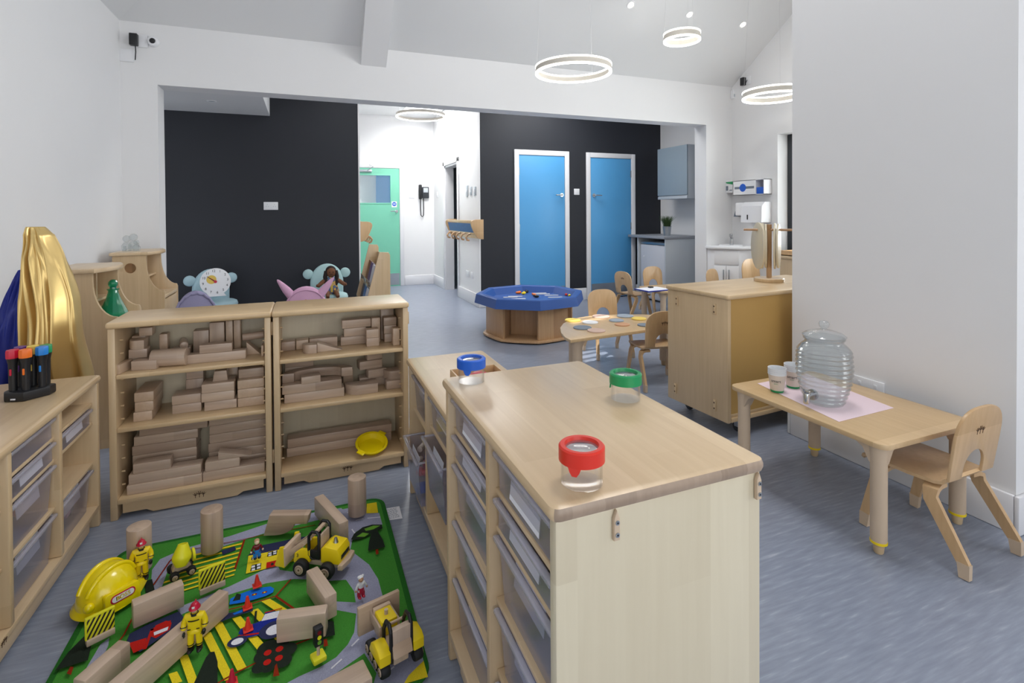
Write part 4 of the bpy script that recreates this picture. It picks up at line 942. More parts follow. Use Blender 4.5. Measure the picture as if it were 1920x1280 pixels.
# paper mat, cups, dispenser
p = [at(1420, 719, z=TZ), at(1573, 791, z=TZ), at(1676, 765, z=TZ), at(1600, 739, z=TZ)]
a_, b_, c_ = p[0], p[1], p[2]; d_ = a_ + (c_-b_)
mb = MB(); ctr = (a_+c_)/2
mb.prism([(q.x-ctr.x, q.y-ctr.y) for q in (a_, b_, c_, d_)], 0, .0008); 
o = mb.build('paper_mat', 'pinkpaper'); o.location = (ctr.x, ctr.y, TZ+.0006); tag(o, 'pale pink paper mat under the glass dispenser on the low table', 'paper mat')
def cups(px, py, n, label, k=0):
    q = at(px, py, z=TZ); dd = Vector((q.x, q.y, 0)).normalized(); q = q + dd*.03
    top = None
    for i in range(n):
        lab = label if i == 0 else label.replace('lowest', ('second', 'third', 'fourth', 'fifth', 'topmost')[i-1] if i < n-1 else 'topmost')
        t = thing('paper_cup', lab, 'cup', (q.x, q.y, TZ+.0016+i*.0085), 0, 'stacked paper cups')
        mb = MB(); mb.lathe([(0, .004), (.0255, .004), (.026, 0), (.028, .006), (.0375, .082), (.0365, .082), (.0275, .008), (0, .008)], 32); mb.build('cup_body', 'kraft' if i == 0 else 'whitep', t)
        mb = MB(); mb.lathe([(.0368, .080), (.039, .0805), (.0395, .0825), (.039, .0845), (.0368, .084), (.0368, .080)], 32); mb.build('rim', 'whitep', t)
        if i == 0:
            mb = MB(); mb.lathe([(.0268, .001), (.0287, .010), (.0290, .010), (.0271, .001), (.0268, .001)], 32); mb.build('green_stripe', 'green', t)
            az = math.atan2(-q.y, -q.x)-math.radians(8)
            for nm, bd, sz, z in (('printed_word', 'smart', .0185, .055), ('printed_line', 'planet', .0065, .043)):
                o = text(nm, bd, sz, 'darkgrey' if nm == 'printed_word' else 'green', Matrix.Identity(4), None, .0002)
                r = .0285+(z-.006)*.125+.0004
                for v in o.data.vertices:
                    a = az+v.co.x/r; v.co = Vector((r*math.cos(a), r*math.sin(a), z+v.co.y)) + Vector((math.cos(a), math.sin(a), 0))*v.co.z*.3
                o.parent = t
cups(1457, 738, 4, 'white paper cup with printed word, lowest of the left front stack of cups')
cups(1487, 730, 4, 'white paper cup with printed word, lowest of the right rear stack of cups')
q = at(1545, 766, z=TZ); dd = Vector((q.x, q.y, 0)).normalized(); q = q + dd*.075
DS = thing('drinks_dispenser', 'large ribbed clear glass drinks dispenser with metal tap on the low table', 'dispenser', (q.x, q.y, TZ+.0016))
prof = [(0, .004), (.060, .0), (.074, .006)]
for i in range(0, 61):
    u = i/60; z = .012+u*.215
    R = .077+.030*math.sin(min(1, u*1.18)*math.pi*.62)**1.0
    prof.append((R+.0030*math.sin(u*2*math.pi*11), z))
prof += [(.098, .238), (.084, .254), (.074, .262), (.073, .272), (.080, .278), (.080, .284), (.074, .286)]
inner = [(max(r-.0045, 0), z) for r, z in reversed(prof[3:])] + [(.066, .012), (0, .012)]
mb = MB(); mb.lathe(prof+inner, 64); mb.build('jar', 'glass', DS, ang=60)
mb = MB(); mb.lathe([(0, .2865), (.082, .2865), (.084, .292), (.070, .302), (.040, .312), (.014, .316), (.010, .322), (.018, .330), (.021, .342), (.016, .352), (0, .356)], 48); mb.build('lid', 'glass', DS, ang=60)
az = math.atan2(-q.y, -q.x)-math.radians(28); u = Vector((math.cos(az), math.sin(az), 0)); c0 = u*.083+Vector((0, 0, .052))
mb = MB(); mb.cyl(c0, c0+u*.012, .022, n=24); mb.cyl(c0+u*.01, c0+u*.05, .009, n=16); mb.cyl(c0+u*.05-Vector((0, 0, .030)), c0+u*.05+Vector((0, 0, .014)), .012, n=18, bev=.003); tp = mb.build('tap', 'chrome', DS)
sd = Vector((-u.y, u.x, 0)); mb = MB(); mb.box((-.004, -.016, 0), (.004, .016, .014), .003, T=Matrix.Translation(c0+u*.05+Vector((0, 0, .014)))); mb.build('tap_lever', 'chrome', tp)
# conduit socket box on the wall above the table
q1 = at(1628, 727, x=2.51)
t = thing('wall_socket', 'white double socket on the pier just above the low table', 'socket', (2.515, q1.y, q1.z), -90)
mb = MB(); mb.box((-.075, -.012, -.045), (.075, 0, .045), .004); mb.build('faceplate', 'whitep', t)
mb = MB(); mb.box((-.045, -.0155, .008), (-.03, -.011, .026), .001); mb.box((.03, -.0155, .008), (.045, -.011, .026), .001); mb.build('rockers', 'whitep', t)

# ------------------------------------------------------------------ round-cornered table with felt discs
OZ = .40
OT = thing('round_cornered_table', 'low birch table with rounded corners scattered with felt discs', 'table', (2.2, 3.33, 0))
pix = [(1070, 637), (1060, 632), (1052, 623), (1050, 614), (1056, 606), (1068, 599.5), (1085, 595), (1105, 592), (1130, 590), (1165, 589), (1205, 589), (1235, 590.5)]
pl = [at(x, y, z=OZ) for x, y in pix]
pl += [Vector((2.86, 3.46, 0)), Vector((2.90, 3.38, 0)), Vector((2.88, 3.20, 0)), Vector((2.80, 3.13, 0))]
mb = MB(); mb.prism([(v.x-2.2, v.y-3.33) for v in pl], OZ-.022, OZ, bev=.003); mb.build('tabletop', 'ply_x', OT)
for x, y, cx, cy in ((1.735, 3.14, 1, 1), (2.78, 3.20, -1, 1), (2.70, 3.44, -1, 0), (1.86, 3.43, 1, 0)): table_leg(OT, x-2.2, y-3.33, OZ-.0225, r=.034, band=False, cx=cx, cy=cy)
for (px, py, r, m, lab) in ((1074, 601, .062, 'felt_yellow', 'yellow felt disc in a patch of sunlight at table corner'), (1106.5, 605, .060, 'felt_white', 'white felt disc at left of the round-cornered table'), (1092, 615, .066, 'felt_slate', 'slate grey felt disc near the left table edge'),
        (1118, 620.5, .064, 'felt_pink', 'dusty pink felt disc at front edge of the table'), (1127, 594, .070, 'felt_pink', 'dusty pink felt disc at the far table edge, before the chair'), (1156, 601.5, .056, 'yarn', 'pale grey-blue felt disc in the middle of the table'),
        (1172, 593, .066, 'yarn', 'grey-blue felt disc at the far edge of the table'), (1166.5, 609, .056, 'felt_tan', 'tan felt disc right of the table centre'), (1198, 598, .058, 'felt_yellow', 'yellow felt disc beside the near chair back'), (1208, 610, .05, 'felt_slate', 'slate felt disc half hidden by the near chair')):
    q = at(px, py, z=OZ); mb = MB(); mb.lathe([(0, 0), (r, 0), (r+.001, .004), (r-.002, .008), (0, .008)], 36); o = mb.build('felt_disc', m); o.location = (q.x, q.y, OZ+.0005); tag(o, lab, 'disc', 'felt discs on the table')

# ------------------------------------------------------------------ second table with clipboard
T2 = thing('low_table', 'small table with white clipboard between two chairs before the fridge', 'table', (3.87, 4.78, 0))
T2Z = .39
mb = MB(); mb.prism(rrect(-.33, .33, -.24, .24, .10), T2Z-.022, T2Z, bev=.003); mb.build('tabletop', 'ply_x', T2)
for x, y, cx, cy in ((-.26, -.17, 1, 1), (.26, -.17, -1, 1), (-.26, .17, 1, -1), (.26, .17, -1, -1)): table_leg(T2, x, y, T2Z-.0225, r=.03, band=False, cx=cx, cy=cy)
q = at(1243, 546, z=T2Z+.01)
CB = thing('clipboard', 'blue-edged clipboard with white paper on the far small table', 'clipboard', (min(q.x, 3.98), max(q.y, 4.70), T2Z+.0005), 4)
mb = MB(); mb.box((-.16, -.12, 0), (.16, .12, .012), .003); mb.build('board', 'navy', CB)
mb = MB(); mb.box((-.15, -.11, .012), (.15, .11, .015)); mb.build('paper', 'paper', CB)
mb = MB(); mb.box((.0, .04, .015), (.05, .08, .03), .004); mb.build('clip', 'blackp', CB)

# ------------------------------------------------------------------ octagonal play tray on its stand
OC = thing('play_tray_stand', 'octagonal oak play stand with cubby openings under the blue tray', 'stand', (2.14, 4.88, 0), 0)
def octa(r, a0=31.5): return [(r*math.cos(math.radians(a0+45*k)), r*math.sin(math.radians(a0+45*k))) for k in range(8)]
RB = .455
mb = MB(); mb.prism([(r*math.cos(a), r*math.sin(a)) for a, r in ((math.radians(31.5+5*k), .485-.022*abs(math.sin(math.radians(4*5*k)))) for k in range(72))], .012, .034, bev=.004); mb.build('base', 'oak', OC)
mb = MB(); mb.prism(octa(.42), 0, .012); mb.build('feet', 'blackp', OC)
ov = octa(RB)
for k in range(8):
    a, b = Vector((*ov[k], 0)), Vector((*ov[(k+1) % 8], 0)); md = (a+b)/2; an = math.degrees(math.atan2((b-a).y, (b-a).x)); L_ = (b-a).length
    T = Matrix.Translation((md.x, md.y, 0)) @ euler(0, 0, an)
    if k % 2 == 1:
        mb = MB(); mb.box((-L_/2, -.0, .034), (L_/2, .018, .345), .003, T=T); mb.build('side_panel', 'oak', OC)
    else:
        mb = MB(); mb.box((-L_/2+.02, .22, .034), (L_/2-.02, .235, .345), T=T); mb.box((-L_/2+.002, .018, .034), (-L_/2+.016, .225, .345), T=T); mb.box((L_/2-.016, .018, .034), (L_/2-.002, .225, .345), T=T); mb.build('cubby', 'oak', OC)
mb = MB(); mb.prism(octa(RB*.99), .345, .358); mb.build('top_board', 'oak', OC)
BT = thing('play_tray', 'big blue octagonal plastic tray on the oak stand', 'tray', (2.14, 4.88, .3585), 0)
def oct_shell(mb, prof, a0=31.5):
    rings = [[mb.bm.verts.new((x, y, z)) for x, y in octa(r, a0)] for r, z in prof]
    for A_, B_ in zip(rings[:-1], rings[1:]):
        for k in range(8): mb.bm.faces.new((A_[k], A_[(k+1) % 8], B_[(k+1) % 8], B_[k]))
    return rings
mb = MB(); rg = oct_shell(mb, [(.44, .004), (.485, .068), (.50, .076), (.545, .076), (.555, .068), (.572, -.018), (.566, -.018), (.548, .06), (.50, .062), (.455, .0), (.44, .0)])
mb.bm.faces.new(rg[0]); mb.bm.faces.new(rg[-1][::-1]); mb.build('tray_shell', 'traytable', BT, ang=20)
rnd = random.Random(4)
for i, (px, py, an, m) in enumerate(((957, 557, 6, 'r_white'), (972, 560, 4, 'bookwhite'), (982, 564, 8, 'bookwhite'), (1018, 551, 3, 'bookwhite'), (1034, 553.5, 2, 'r_white'), (1041, 557, 4, 'bookwhite'), (1012, 549.5, 10, 'yarn'), (966, 555.5, -4, 'bookwhite'))):
    q = at(px, py, z=.366); mb = MB(); mb.box((-.075, -.011, 0), (.075, .011, .006), .002); o = mb.build('craft_stick', 'felt_white'); o.location = (q.x, q.y, .3631); o.rotation_euler[2] = math.radians(an-20)
    tag(o, ('leftmost', 'second', 'third', 'rear right', 'middle right', 'rightmost front', 'far back', 'rear left')[i]+' of the white flat sticks lying in the blue tray', 'stick', 'white sticks in the blue tray')
for i, (px, py, m, lab) in enumerate(((972, 549, 'orange', 'orange and yellow toy snake piece in the blue tray'), (982, 550, 'yellow2', 'yellow toy piece beside the orange one in the blue tray'), (988, 547, 'blackp', 'small black toy piece in the blue tray'), (1002, 553, 'orange', 'orange spotted toy piece in the middle of the blue tray'), (1006, 556, 'blackp', 'small black toy piece lowest in the middle of the blue tray'),
                                      (958, 547, 'crimson', 'small red toy piece at left back of the blue tray'), (1064, 553, 'red', 'small red toy cube at right of the blue tray'), (1068, 554.5, 'yellow2', 'small yellow toy cube at right of the blue tray'), (1062, 551, 'green', 'small green toy piece at right of the blue tray'))):
    q = at(px, py, z=.372); mb = MB(); mb.ball((0, 0, .014), (.034 if i < 5 else .018, .018, .014), 14); mb.ball((.02, .012, .018), (.014, .012, .012), 10); o = mb.build('toy_piece', m); o.location = (q.x, q.y, .3632); o.rotation_euler[2] = .5*i; tag(o, lab, 'toy', 'little toys in the blue tray')

# ------------------------------------------------------------------ toy kitchen units against the left wall
def play_unit(y0, y1, label, zt, xf):
    """back towards the left wall, open front faces +x; top bows out, sides sweep down to a wider counter"""
    t = thing('play_kitchen_unit', label, 'toy kitchen unit', (xf, y0, 0)); Wd = y1-y0; s = .02
    # side profile in x (0 = front of the top) and z
    prof = [(-.20, 0), (.112, 0), (.112, .68), (.105, .70)] + [(.105-.105*math.sin(math.radians(a)), .70+(zt-.07-.70)*(1-math.cos(math.radians(a)))) for a in range(10, 91, 10)] + [(0, zt-.026), (-.20, zt-.026)]
    for nm, a in (('near', 0), ('far', Wd-s)):
        mb = MB()
        if nm == 'near':     # this side has a round hole cut through it
            hx, hz_, hr_ = -.095, zt-.115, .036
            es = []
            for loop in (prof, [(hx+hr_*math.cos(2*math.pi*q/32), hz_+hr_*math.sin(2*math.pi*q/32)) for q in range(32)]):
                vs = [mb.bm.verts.new((x, a, z)) for x, z in loop]
                es += [mb.bm.edges.new((vs[i], vs[(i+1) % len(vs)])) for i in range(len(vs))]
            fs = [f for f in bmesh.ops.triangle_fill(mb.bm, use_beauty=True, edges=es)['geom'] if isinstance(f, bmesh.types.BMFace)]
            ex = bmesh.ops.extrude_face_region(mb.bm, geom=fs)
            bmesh.ops.translate(mb.bm, vec=(0, s, 0), verts=[v for v in ex['geom'] if isinstance(v, bmesh.types.BMVert)])
            mb.bm.faces.ensure_lookup_table()
        else: mb.prism(prof, a, a+s, plane='y', bev=.002)
        sp = mb.build('side_panel', 'maple_z', t)
    mb = MB(); b = [(-.215, -.012), (-.215, Wd+.012), (.010, Wd+.012)] + [(.012+.055*math.sin(math.pi*k/12), Wd+.012-(Wd+.024)*k/12) for k in range(13)]
    mb.prism(b, zt-.026, zt, bev=.008); mb.build('top', 'maple_y', t)
    mb = MB(); mb.box((-.20, s, .03), (-.188, Wd-s, zt-.026)); mb.build('back_panel', 'oak', t)
    mb = MB(); mb.box((-.188, s, .64), (.110, Wd-s, .665), .003); mb.build('counter', 'maple_y', t)
    mb = MB(); mb.box((-.188, s, zt-.20), (-.03, Wd-s, zt-.185), .002); mb.build('shelf', 'maple_y', t)
    mb = MB(); mb.box((-.06, Wd*.5-.01, zt-.185), (-.045, Wd*.5+.01, zt-.026)); mb.build('divider', 'maple_z', t)
    for z0, z1 in ((.14, .37), (.38, .63)):
        mb = MB(); mb.box((.090, s+.003, z0), (.108, Wd-s-.003, z1), .003); mb.build('door', 'maple_z', t)
    mb = MB(); mb.box((.08, s, .04), (.10, Wd-s, .13), .002); mb.build('plinth', 'maple_y', t)
    return t
play_unit(3.36, 3.78, 'nearer tall toy kitchen unit with round hole, beside the gold cape', .965, -1.055)
play_unit(4.43, 4.86, 'farther tall toy kitchen unit with round hole and glass ornaments on top', .985, -1.075)
for i, (px, py, r, h, lab) in enumerate(((239, 461, .030, .115, 'tall cut-glass ornament at left on the far toy kitchen unit'), (248, 461, .034, .125, 'tallest cut-glass ornament in the middle on the far toy kitchen unit'), (257, 460, .024, .08, 'small cut-glass ornament at right on the far toy kitchen unit'), (231, 461, .013, .035, 'tiny glass stopper leftmost on the far toy kitchen unit'))):
    q = at(px, py, y=4.62); t = thing('glass_ornament', lab, 'ornament', (q.x, 4.60+.05*(i % 2), .9855), 0, 'glass ornaments on the toy kitchen')
    mb = MB(); mb.lathe([(0, 0), (r, 0), (r*1.1, h*.35), (r*.6, h*.55), (0, h*.56)], 8); mb.build('base', 'glass', t, ang=10)
    mb = MB(); mb.ball((0, 0, h*.78), (r*.85, r*.85, h*.23), 8); mb.build('stopper', 'glass', t, ang=10)
# green decanter on the near unit's counter
q = at(221, 560, y=3.56)
t = thing('glass_decanter', 'green glass decanter with round stopper behind the left block shelf', 'decanter', (-1.022, 3.56, .6655)); t.scale = (.84, .84, .95)
mb = MB(); pf = [(0, 0), (.075, 0), (.085, .015), (.084, .03), (.064, .07), (.042, .115), (.030, .15), (.028, .165), (.035, .168), (.035, .174), (0, .174)]
mb.lathe(pf, 14); mb.build('bottle', 'greenglass', t, ang=15)
mb = MB(); mb.lathe([(0, .174), (.02, .174), (.018, .184), (0, .184)], 16); mb.ball((0, 0, .204), (.028, .028, .026), 12); mb.build('stopper', 'greenglass', t, ang=15)

# ------------------------------------------------------------------ capes
def cape(name, path, wid, dep, mat, seed, folds=7):
    """a hanging garment: path = middle of the cloth from top to hem (world), wid = half widths, dep = half depths"""
    rnd = random.Random(seed); ph = [rnd.uniform(0, 6.28) for _ in range(12)]
    mb = MB(); nu, nv = 150, 60; rows = []; n = len(path)-1
    ca, sa = math.cos(math.radians(-22)), math.sin(math.radians(-22))
    z0 = path[-1][2]; x0, y0 = path[-1][0], path[-1][1]
    def lerp(L, v):
        t = v*n; i = min(int(t), n-1); t -= i
        if isinstance(L[0], (int, float)): return L[i]*(1-t)+L[i+1]*t
        return [L[i][k]*(1-t)+L[i+1][k]*t for k in range(3)]
    for j in range(nv+1):
        v = j/nv; c = lerp(path, v); w = lerp(wid, v); d = lerp(dep, v); row = []
        for i in range(nu):
            a = 2*math.pi*i/nu; s_ = math.cos(a)
            u = s_*2.6
            amp = (.25+.75*v)
            f = .75*math.sin(folds*u+ph[0]+1.1*v+.5*math.sin(3*v+ph[8]))+.42*math.sin(folds*1.7*u+ph[1]-2.2*v)+.10*math.sin(folds*3.1*u+ph[2]+5*v)
            f = f*amp
            cr = .22*math.sin(9*v+4*u+ph[3])*math.sin(5*v-3*u+ph[4])+.14*math.sin(17*v-6*u+ph[5])*max(0, 1-abs(v-.35)*2.4)
            x = w*s_*(1+.05*math.sin(7*v+ph[6]+a))+.012*math.sin(6*v+ph[7])
            y = d*math.sin(a)*1.0 + d*.55*f*abs(math.sin(a))**.5*(1 if math.sin(a) < 0 else .5) + d*cr*.8
            row.append(mb.bm.verts.new((c[0]-x0+x*ca-y*sa, c[1]-y0+x*sa+y*ca, c[2]-z0)))
        rows.append(row)
    for A_, B_ in zip(rows[:-1], rows[1:]):
        for i in range(nu): mb.bm.faces.new((A_[i], B_[i], B_[(i+1) % nu], A_[(i+1) % nu]))
    mb.bm.faces.new(rows[0])
    o = mb.build(name, mat, ang=180); o.location = (x0, y0, z0)
    return o
yc = 2.80
P_ = [at(px, py, y=yc) for px, py in ((71, 425), (74, 440), (80, 480), (91, 560), (103, 640), (108, 710), (110, 900))]
P_ = [(p.x, yc+.03*(i > 4), p.z) for i, p in enumerate(P_)]; P_[-1] = (P_[-1][0], P_[-1][1], .004)
o = cape('dress_up_cape', P_, [.030, .052, .068, .098, .106, .112, .12], [.025, .045, .06, .075, .085, .09, .10], 'gold', 3, 5)
tag(o, 'shiny gold satin cape draped over a stand behind the left cabinet', 'cape')
yc = 2.95
P_ = [at(px, py, y=yc) for px, py in ((52, 505), (40, 560), (18, 640), (0, 705), (0, 900))]
P_ = [(max(p.x, -1.235), yc, p.z) for p in P_]; P_[-1] = (P_[-2][0], yc, .004)
o = cape('dress_up_cape', P_, [.025, .05, .075, .085, .085], [.03, .04, .05, .05, .05], 'navy', 11, 3)
tag(o, 'dark blue cape hanging left of the gold one, at the edge of view', 'cape')

# ------------------------------------------------------------------ plush chairs by the black wall
def plush_chair(label, loc, rz, mat, ears='round', group=None, sc=1.0):
    """faces -y"""
    t = thing('plush_chair', label, 'chair', loc, rz, group); t.scale = (sc, sc, sc)
    mb = MB(); pts = [(.168*math.cos(math.radians(a)), .16+.20*math.sin(math.radians(a))) for a in range(0, 181, 10)]
    pts = [(.165, .0)] + pts + [(-.165, .0)]
    mb.prism([(x, z+.28) for x, z in pts], .10, .17, plane='y', bev=.028); mb.build('backrest', mat, t, ang=60)
    mb = MB(); mb.lathe([(0, -.04), (.16, -.04), (.185, -.028), (.195, 0), (.185, .028), (.16, .04), (0, .042)], 40, T=Matrix.Translation((0, -.02, .30)), sy=.85); mb.build('seat', mat, t, ang=60)
    for s_ in (-1, 1):
        if ears == 'round':
            mb = MB(); mb.lathe([(0, -.022), (.04, -.022), (.052, -.012), (.052, .012), (.04, .022), (0, .022)], 28, T=Matrix.Translation((s_*.188, .135, .535)) @ euler(90, 0, 0)); mb.build('ear', mat, t, ang=60)
        elif ears == 'pointed':
            mb = MB(); d = Vector((s_*.62, 0, .78)).normalized(); b0 = Vector((s_*.125, .135, .585))
            mb.tube([b0-d*.02, b0+d*.04, b0+d*.09, b0+d*.135, b0+d*.150], [.036, .032, .023, .012, .004], 14); mb.build('ear', mat, t, ang=60)
        for y in (-.13, .10):
            mb = MB(); mb.cyl((s_*.13, y, .265), (s_*.15, y*1.15, 0), .018, .013, n=16); mb.build('leg', 'leg', t)
    return t
g = 'plush children\'s chairs by the black wall'
q1 = at(404, 560, y=6.15); b1 = plush_chair('pale blue plush chair with round bear ears and a clock face leaning on it', (q1.x, 6.15, 0), 24, 'bearblue', 'round', g, 1.06)
q2 = at(616, 555, y=6.15); b2 = plush_chair('pale aqua plush chair with round ears, a doll sitting on it', (q2.x, 6.15, 0), 4, 'bearmint', 'round', g, 1.07)
p3 = plush_chair('pink plush chair with pointed ears seen from behind over the right block shelf', (at(576, 560, y=4.75).x, 4.72, 0), 176, 'pink', 'pointed', g, 1.0); p3.scale = (1.0, .9, 1.02)
mb = MB(); mb.prism([(-.02, 0), (.02, 0), (.034, .015), (0, .034), (-.03, .014)], .001, .003, plane='y', T=Matrix.Translation((0, .170, .505))); mb.build('printed_patch', 'felt_tan', p3)
mb = MB(); mb.prism([(-.03, 0), (-.01, .03), (.0, .01), (.01, .034), (.02, .0)], .001, .003, plane='y', T=Matrix.Translation((-.125, .170, .50))); mb.build('printed_patch', 'felt_slate', p3)
mb = MB(); mb.tube([(.165*math.cos(math.radians(a)), .172, .445+.168*math.sin(math.radians(a))) for a in range(5, 176, 10)], .004, 8); mb.build('piping', 'pink', p3)
p4 = plush_chair('dusty lilac plush chair seen from behind, left of the clock', (at(361, 560, y=4.60).x+.02, 4.60, 0), 190, 'lilac', 'none', g, 1.02); p4.scale = (.80, .80, 1.06)
mb = MB(); mb.tube([(.172*math.cos(math.radians(a)), .168, .44+.182*math.sin(math.radians(a))+.005*math.sin(a*.35)) for a in range(5, 176, 6)], .010, 8); mb.build('piping', 'lilac', p4)
# clock on the blue chair
cl = at(404, 528, y=5.98)
CK = thing('teaching_clock', 'round white teaching clock with red hands standing on the pale blue chair', 'clock', (cl.x, 5.98, cl.z), 10)
R = .138
tl = euler(-10, 0, 0)
mb = MB(); pts = [(R*math.cos(math.radians(a)), R*math.sin(math.radians(a))) for a in range(-58, 239, 6)] + [(-.10, -.148), (.095, -.148)]
mb.prism(pts, 0, .014, plane='y', T=tl, bev=.003); mb.build('face', 'whitep', CK)
mb = MB(); mb.cyl((-.035, -.0016, .024), (-.035, -.0004, .024), .044, n=28, T=tl); mb.build('yellow_spot', 'felt_yellow', CK)
for k in range(12):
    a = math.radians(90-30*(k+1)+8); T = tl @ face_T((R*.80*math.cos(a), -.0006, R*.80*math.sin(a)), (1, 0, 0), (0, 0, 1)); text('numeral', str(k+1), .034, 'blackp', T, CK)
for an, L_, w_, m in ((142, .095, .011, 'maroon'), (140, .06, .016, 'red')):
    a = math.radians(an); dx, dz = math.cos(a), math.sin(a)
    mb = MB(); mb.prism([(-dz*w_*.5, dx*w_*.5), (dz*w_*.5, -dx*w_*.5), (dx*L_+dz*w_*.15, dz*L_-dx*w_*.15), (dx*L_-dz*w_*.15, dz*L_+dx*w_*.15)], -.005 if L_ > .08 else -.0035, -.0025 if L_ > .08 else -.0018, plane='y', T=tl); mb.build('hand', m, CK)
mb = MB(); mb.cyl((0, -.008, 0), (0, -.001, 0), .014, n=20, T=tl); mb.build('hub', 'crimson', CK)
# doll on the aqua chair
dl = at(621, 545, y=6.05)
DL = thing('rag_doll', 'brown rag doll with long dark hair and patchwork dress sitting on the aqua chair', 'doll', (dl.x, 6.06, .368), 4); DL.scale = (1.06, 1.04, 1.06)
mb = MB(); mb.lathe([(0, 0), (.075, 0), (.08, .03), (.06, .10), (.05, .15), (.03, .175), (0, .18)], 20, sy=.7); mb.build('dress', 'patch', DL, ang=60)
mb = MB(); mb.ball((0, 0, .225), (.048, .046, .055), 18)
for s_ in (-1, 1):
    mb.tube([(s_*.045, 0, .155), (s_*.09, -.02, .125), (s_*.13, -.05, .095), (s_*.148, -.055, .10)], [.022, .021, .019, .014], 10)
    mb.tube([(s_*.035, -.03, .02), (s_*.045, -.11, .015), (s_*.05, -.15, -.015)], [.024, .022, .018], 10)
mb.build('body', 'brown_skin', DL, ang=60)
mb = MB(); mb.ball((0, .014, .237), (.054, .048, .056), 18)
for s_ in (-1, 1): mb.tube([(s_*.045, .0, .24), (s_*.058, -.005, .18), (s_*.055, -.02, .12), (s_*.05, -.03, .09)], [.022, .022, .018, .008], 8)
mb.build('hair', 'hair', DL, ang=60)
mb = MB(); mb.box((-.012, -.056, .02), (.012, -.03, .15), .004, T=None); mb.build('sash', 'felt_yellow', DL)
mb = MB()
for s_ in (-1, 1): mb.ball((s_*.017, -.043, .230), (.005, .004, .006), 8)
mb.box((-.012, -.0455, .203), (.012, -.042, .207), .001); mb.build('facial_features', 'hair', DL)
# ------------------------------------------------------------------ book display
BK = thing('book_display', 'slanted wooden book display with side panels and fabric pockets, right of the aqua chair', 'bookcase', (0.62, 5.05, 0), 0)
BX, BY = .40, 4.95
BK.location = (BX, BY, 0)
def bprof(): return [(.335, 0), (.335, .86), (.32, .885), (.235, .89), (0.0, .0)]
# stands with its back to the corridor: slanted front looks towards -x
for y0, y1, dx, ht in ((0, .02, 0.0, 0.0), (.83, .85, 0.0, .03)):
    mb = MB(); mb.prism([(x+dx, z+(ht if z > .5 else 0)) for x, z in bprof()], y0, y1, plane='y', bev=.003); mb.build('side_panel', 'maple_z', BK)
for k, z in enumerate((.10, .32, .54)):
    x = .235*z/.89+.012
    mb = MB(); mb.box((x, .02, z), (x+.10, .83, z+.015)); mb.build('shelf', 'maple_y', BK)
    mb = MB(); mb.box((x-.012, .02, z), (x, .83, z+.07), .002); mb.build('lip', 'clear', BK)
mb = MB(); mb.box((.325, .02, .02), (.333, .83, .84)); mb.build('back_panel', 'maple_y', BK)
bk = 0
cov = ['bookblue', 'bookbrown', 'bookdark', 'bookwhite', 'bookmauve', 'bookblue', 'bookwhite', 'bookdark', 'bookmauve']
pos = ('near', 'middle', 'far')
for k, z in enumerate((.10, .32, .54)):
    x = .235*z/.89+.018
    for j in range(3):
        m = cov[(k*3+j*2) % 9]
        t = thing('picture_book', '%s book cover at the %s end of the %s row of the book display' % ({'bookblue': 'blue', 'bookbrown': 'brown', 'bookdark': 'dark', 'bookwhite': 'pale', 'bookmauve': 'mauve'}[m], pos[j], ('lowest', 'middle', 'top')[k]), 'book', (BX+x+.012*j, BY+.14+.27*j, z+.021), 0, 'picture books in the display')
        T = euler(0, 13, 0); hgt = .20
        mb = MB(); mb.box((0, -.11, 0), (.010, .11, hgt), .001, T=T); mb.build('cover', m, t)
        mb = MB(); mb.box((.0105, -.107, .003), (.018, .107, hgt-.003), T=T); mb.build('pages', 'bookwhite', t)

# ------------------------------------------------------------------ coat racks in the corridor
def coat_rack(loc, rz, label, art):
    """along x, back at y = 0, projects to -y"""
    t = thing('coat_rack', label, 'coat rack', loc, rz, 'wooden coat racks in the corridor')
    Wd = 1.30
    prof = [(0, 0), (0, .255), (-.10, .255), (-.145, .248), (-.168, .228), (-.172, .20), (-.162, .16), (-.14, .11), (-.115, .06), (-.09, .025), (-.06, .006), (-.03, 0)]
    for x0 in (0, Wd-.03):
        mb = MB(); mb.prism(prof, x0, x0+.03, plane='x', bev=.004); mb.build('end_panel', 'ply', t)
    mb = MB(); mb.box((.03, -.02, .0), (Wd-.03, -.002, .22)); mb.build('back_board', 'ply_x', t)
    mb = MB(); mb.box((.03, -.15, .21), (Wd-.03, -.135, .245), .004); mb.box((.03, -.125, .06), (Wd-.03, -.110, .085), .004); mb.build('rail', 'ply_x', t)
    mb = MB(); mb.prism([(-.148, .205), (-.120, .085), (-.116, .085), (-.144, .205)], .06, Wd-.06, plane='x'); mb.build('picture_strip', 'bookblue' if art else 'ply_x', t)
    for k in range(5):
        x = .16+k*.24
        mb = MB(); mb.tube([(x, -.11, .07), (x, -.16, .055), (x, -.185, .02), (x, -.17, -.015), (x, -.14, -.02)], .013, 8); mb.build('hook', 'oak', t)
    return t
coat_rack((2.13, 7.62, .915), -90, 'wooden coat rack with hooks and a picture strip on the corridor right wall', True)
coat_rack((.612, 6.75, .90), 90, 'wooden coat rack whose curved end shows against the mint green door', False)

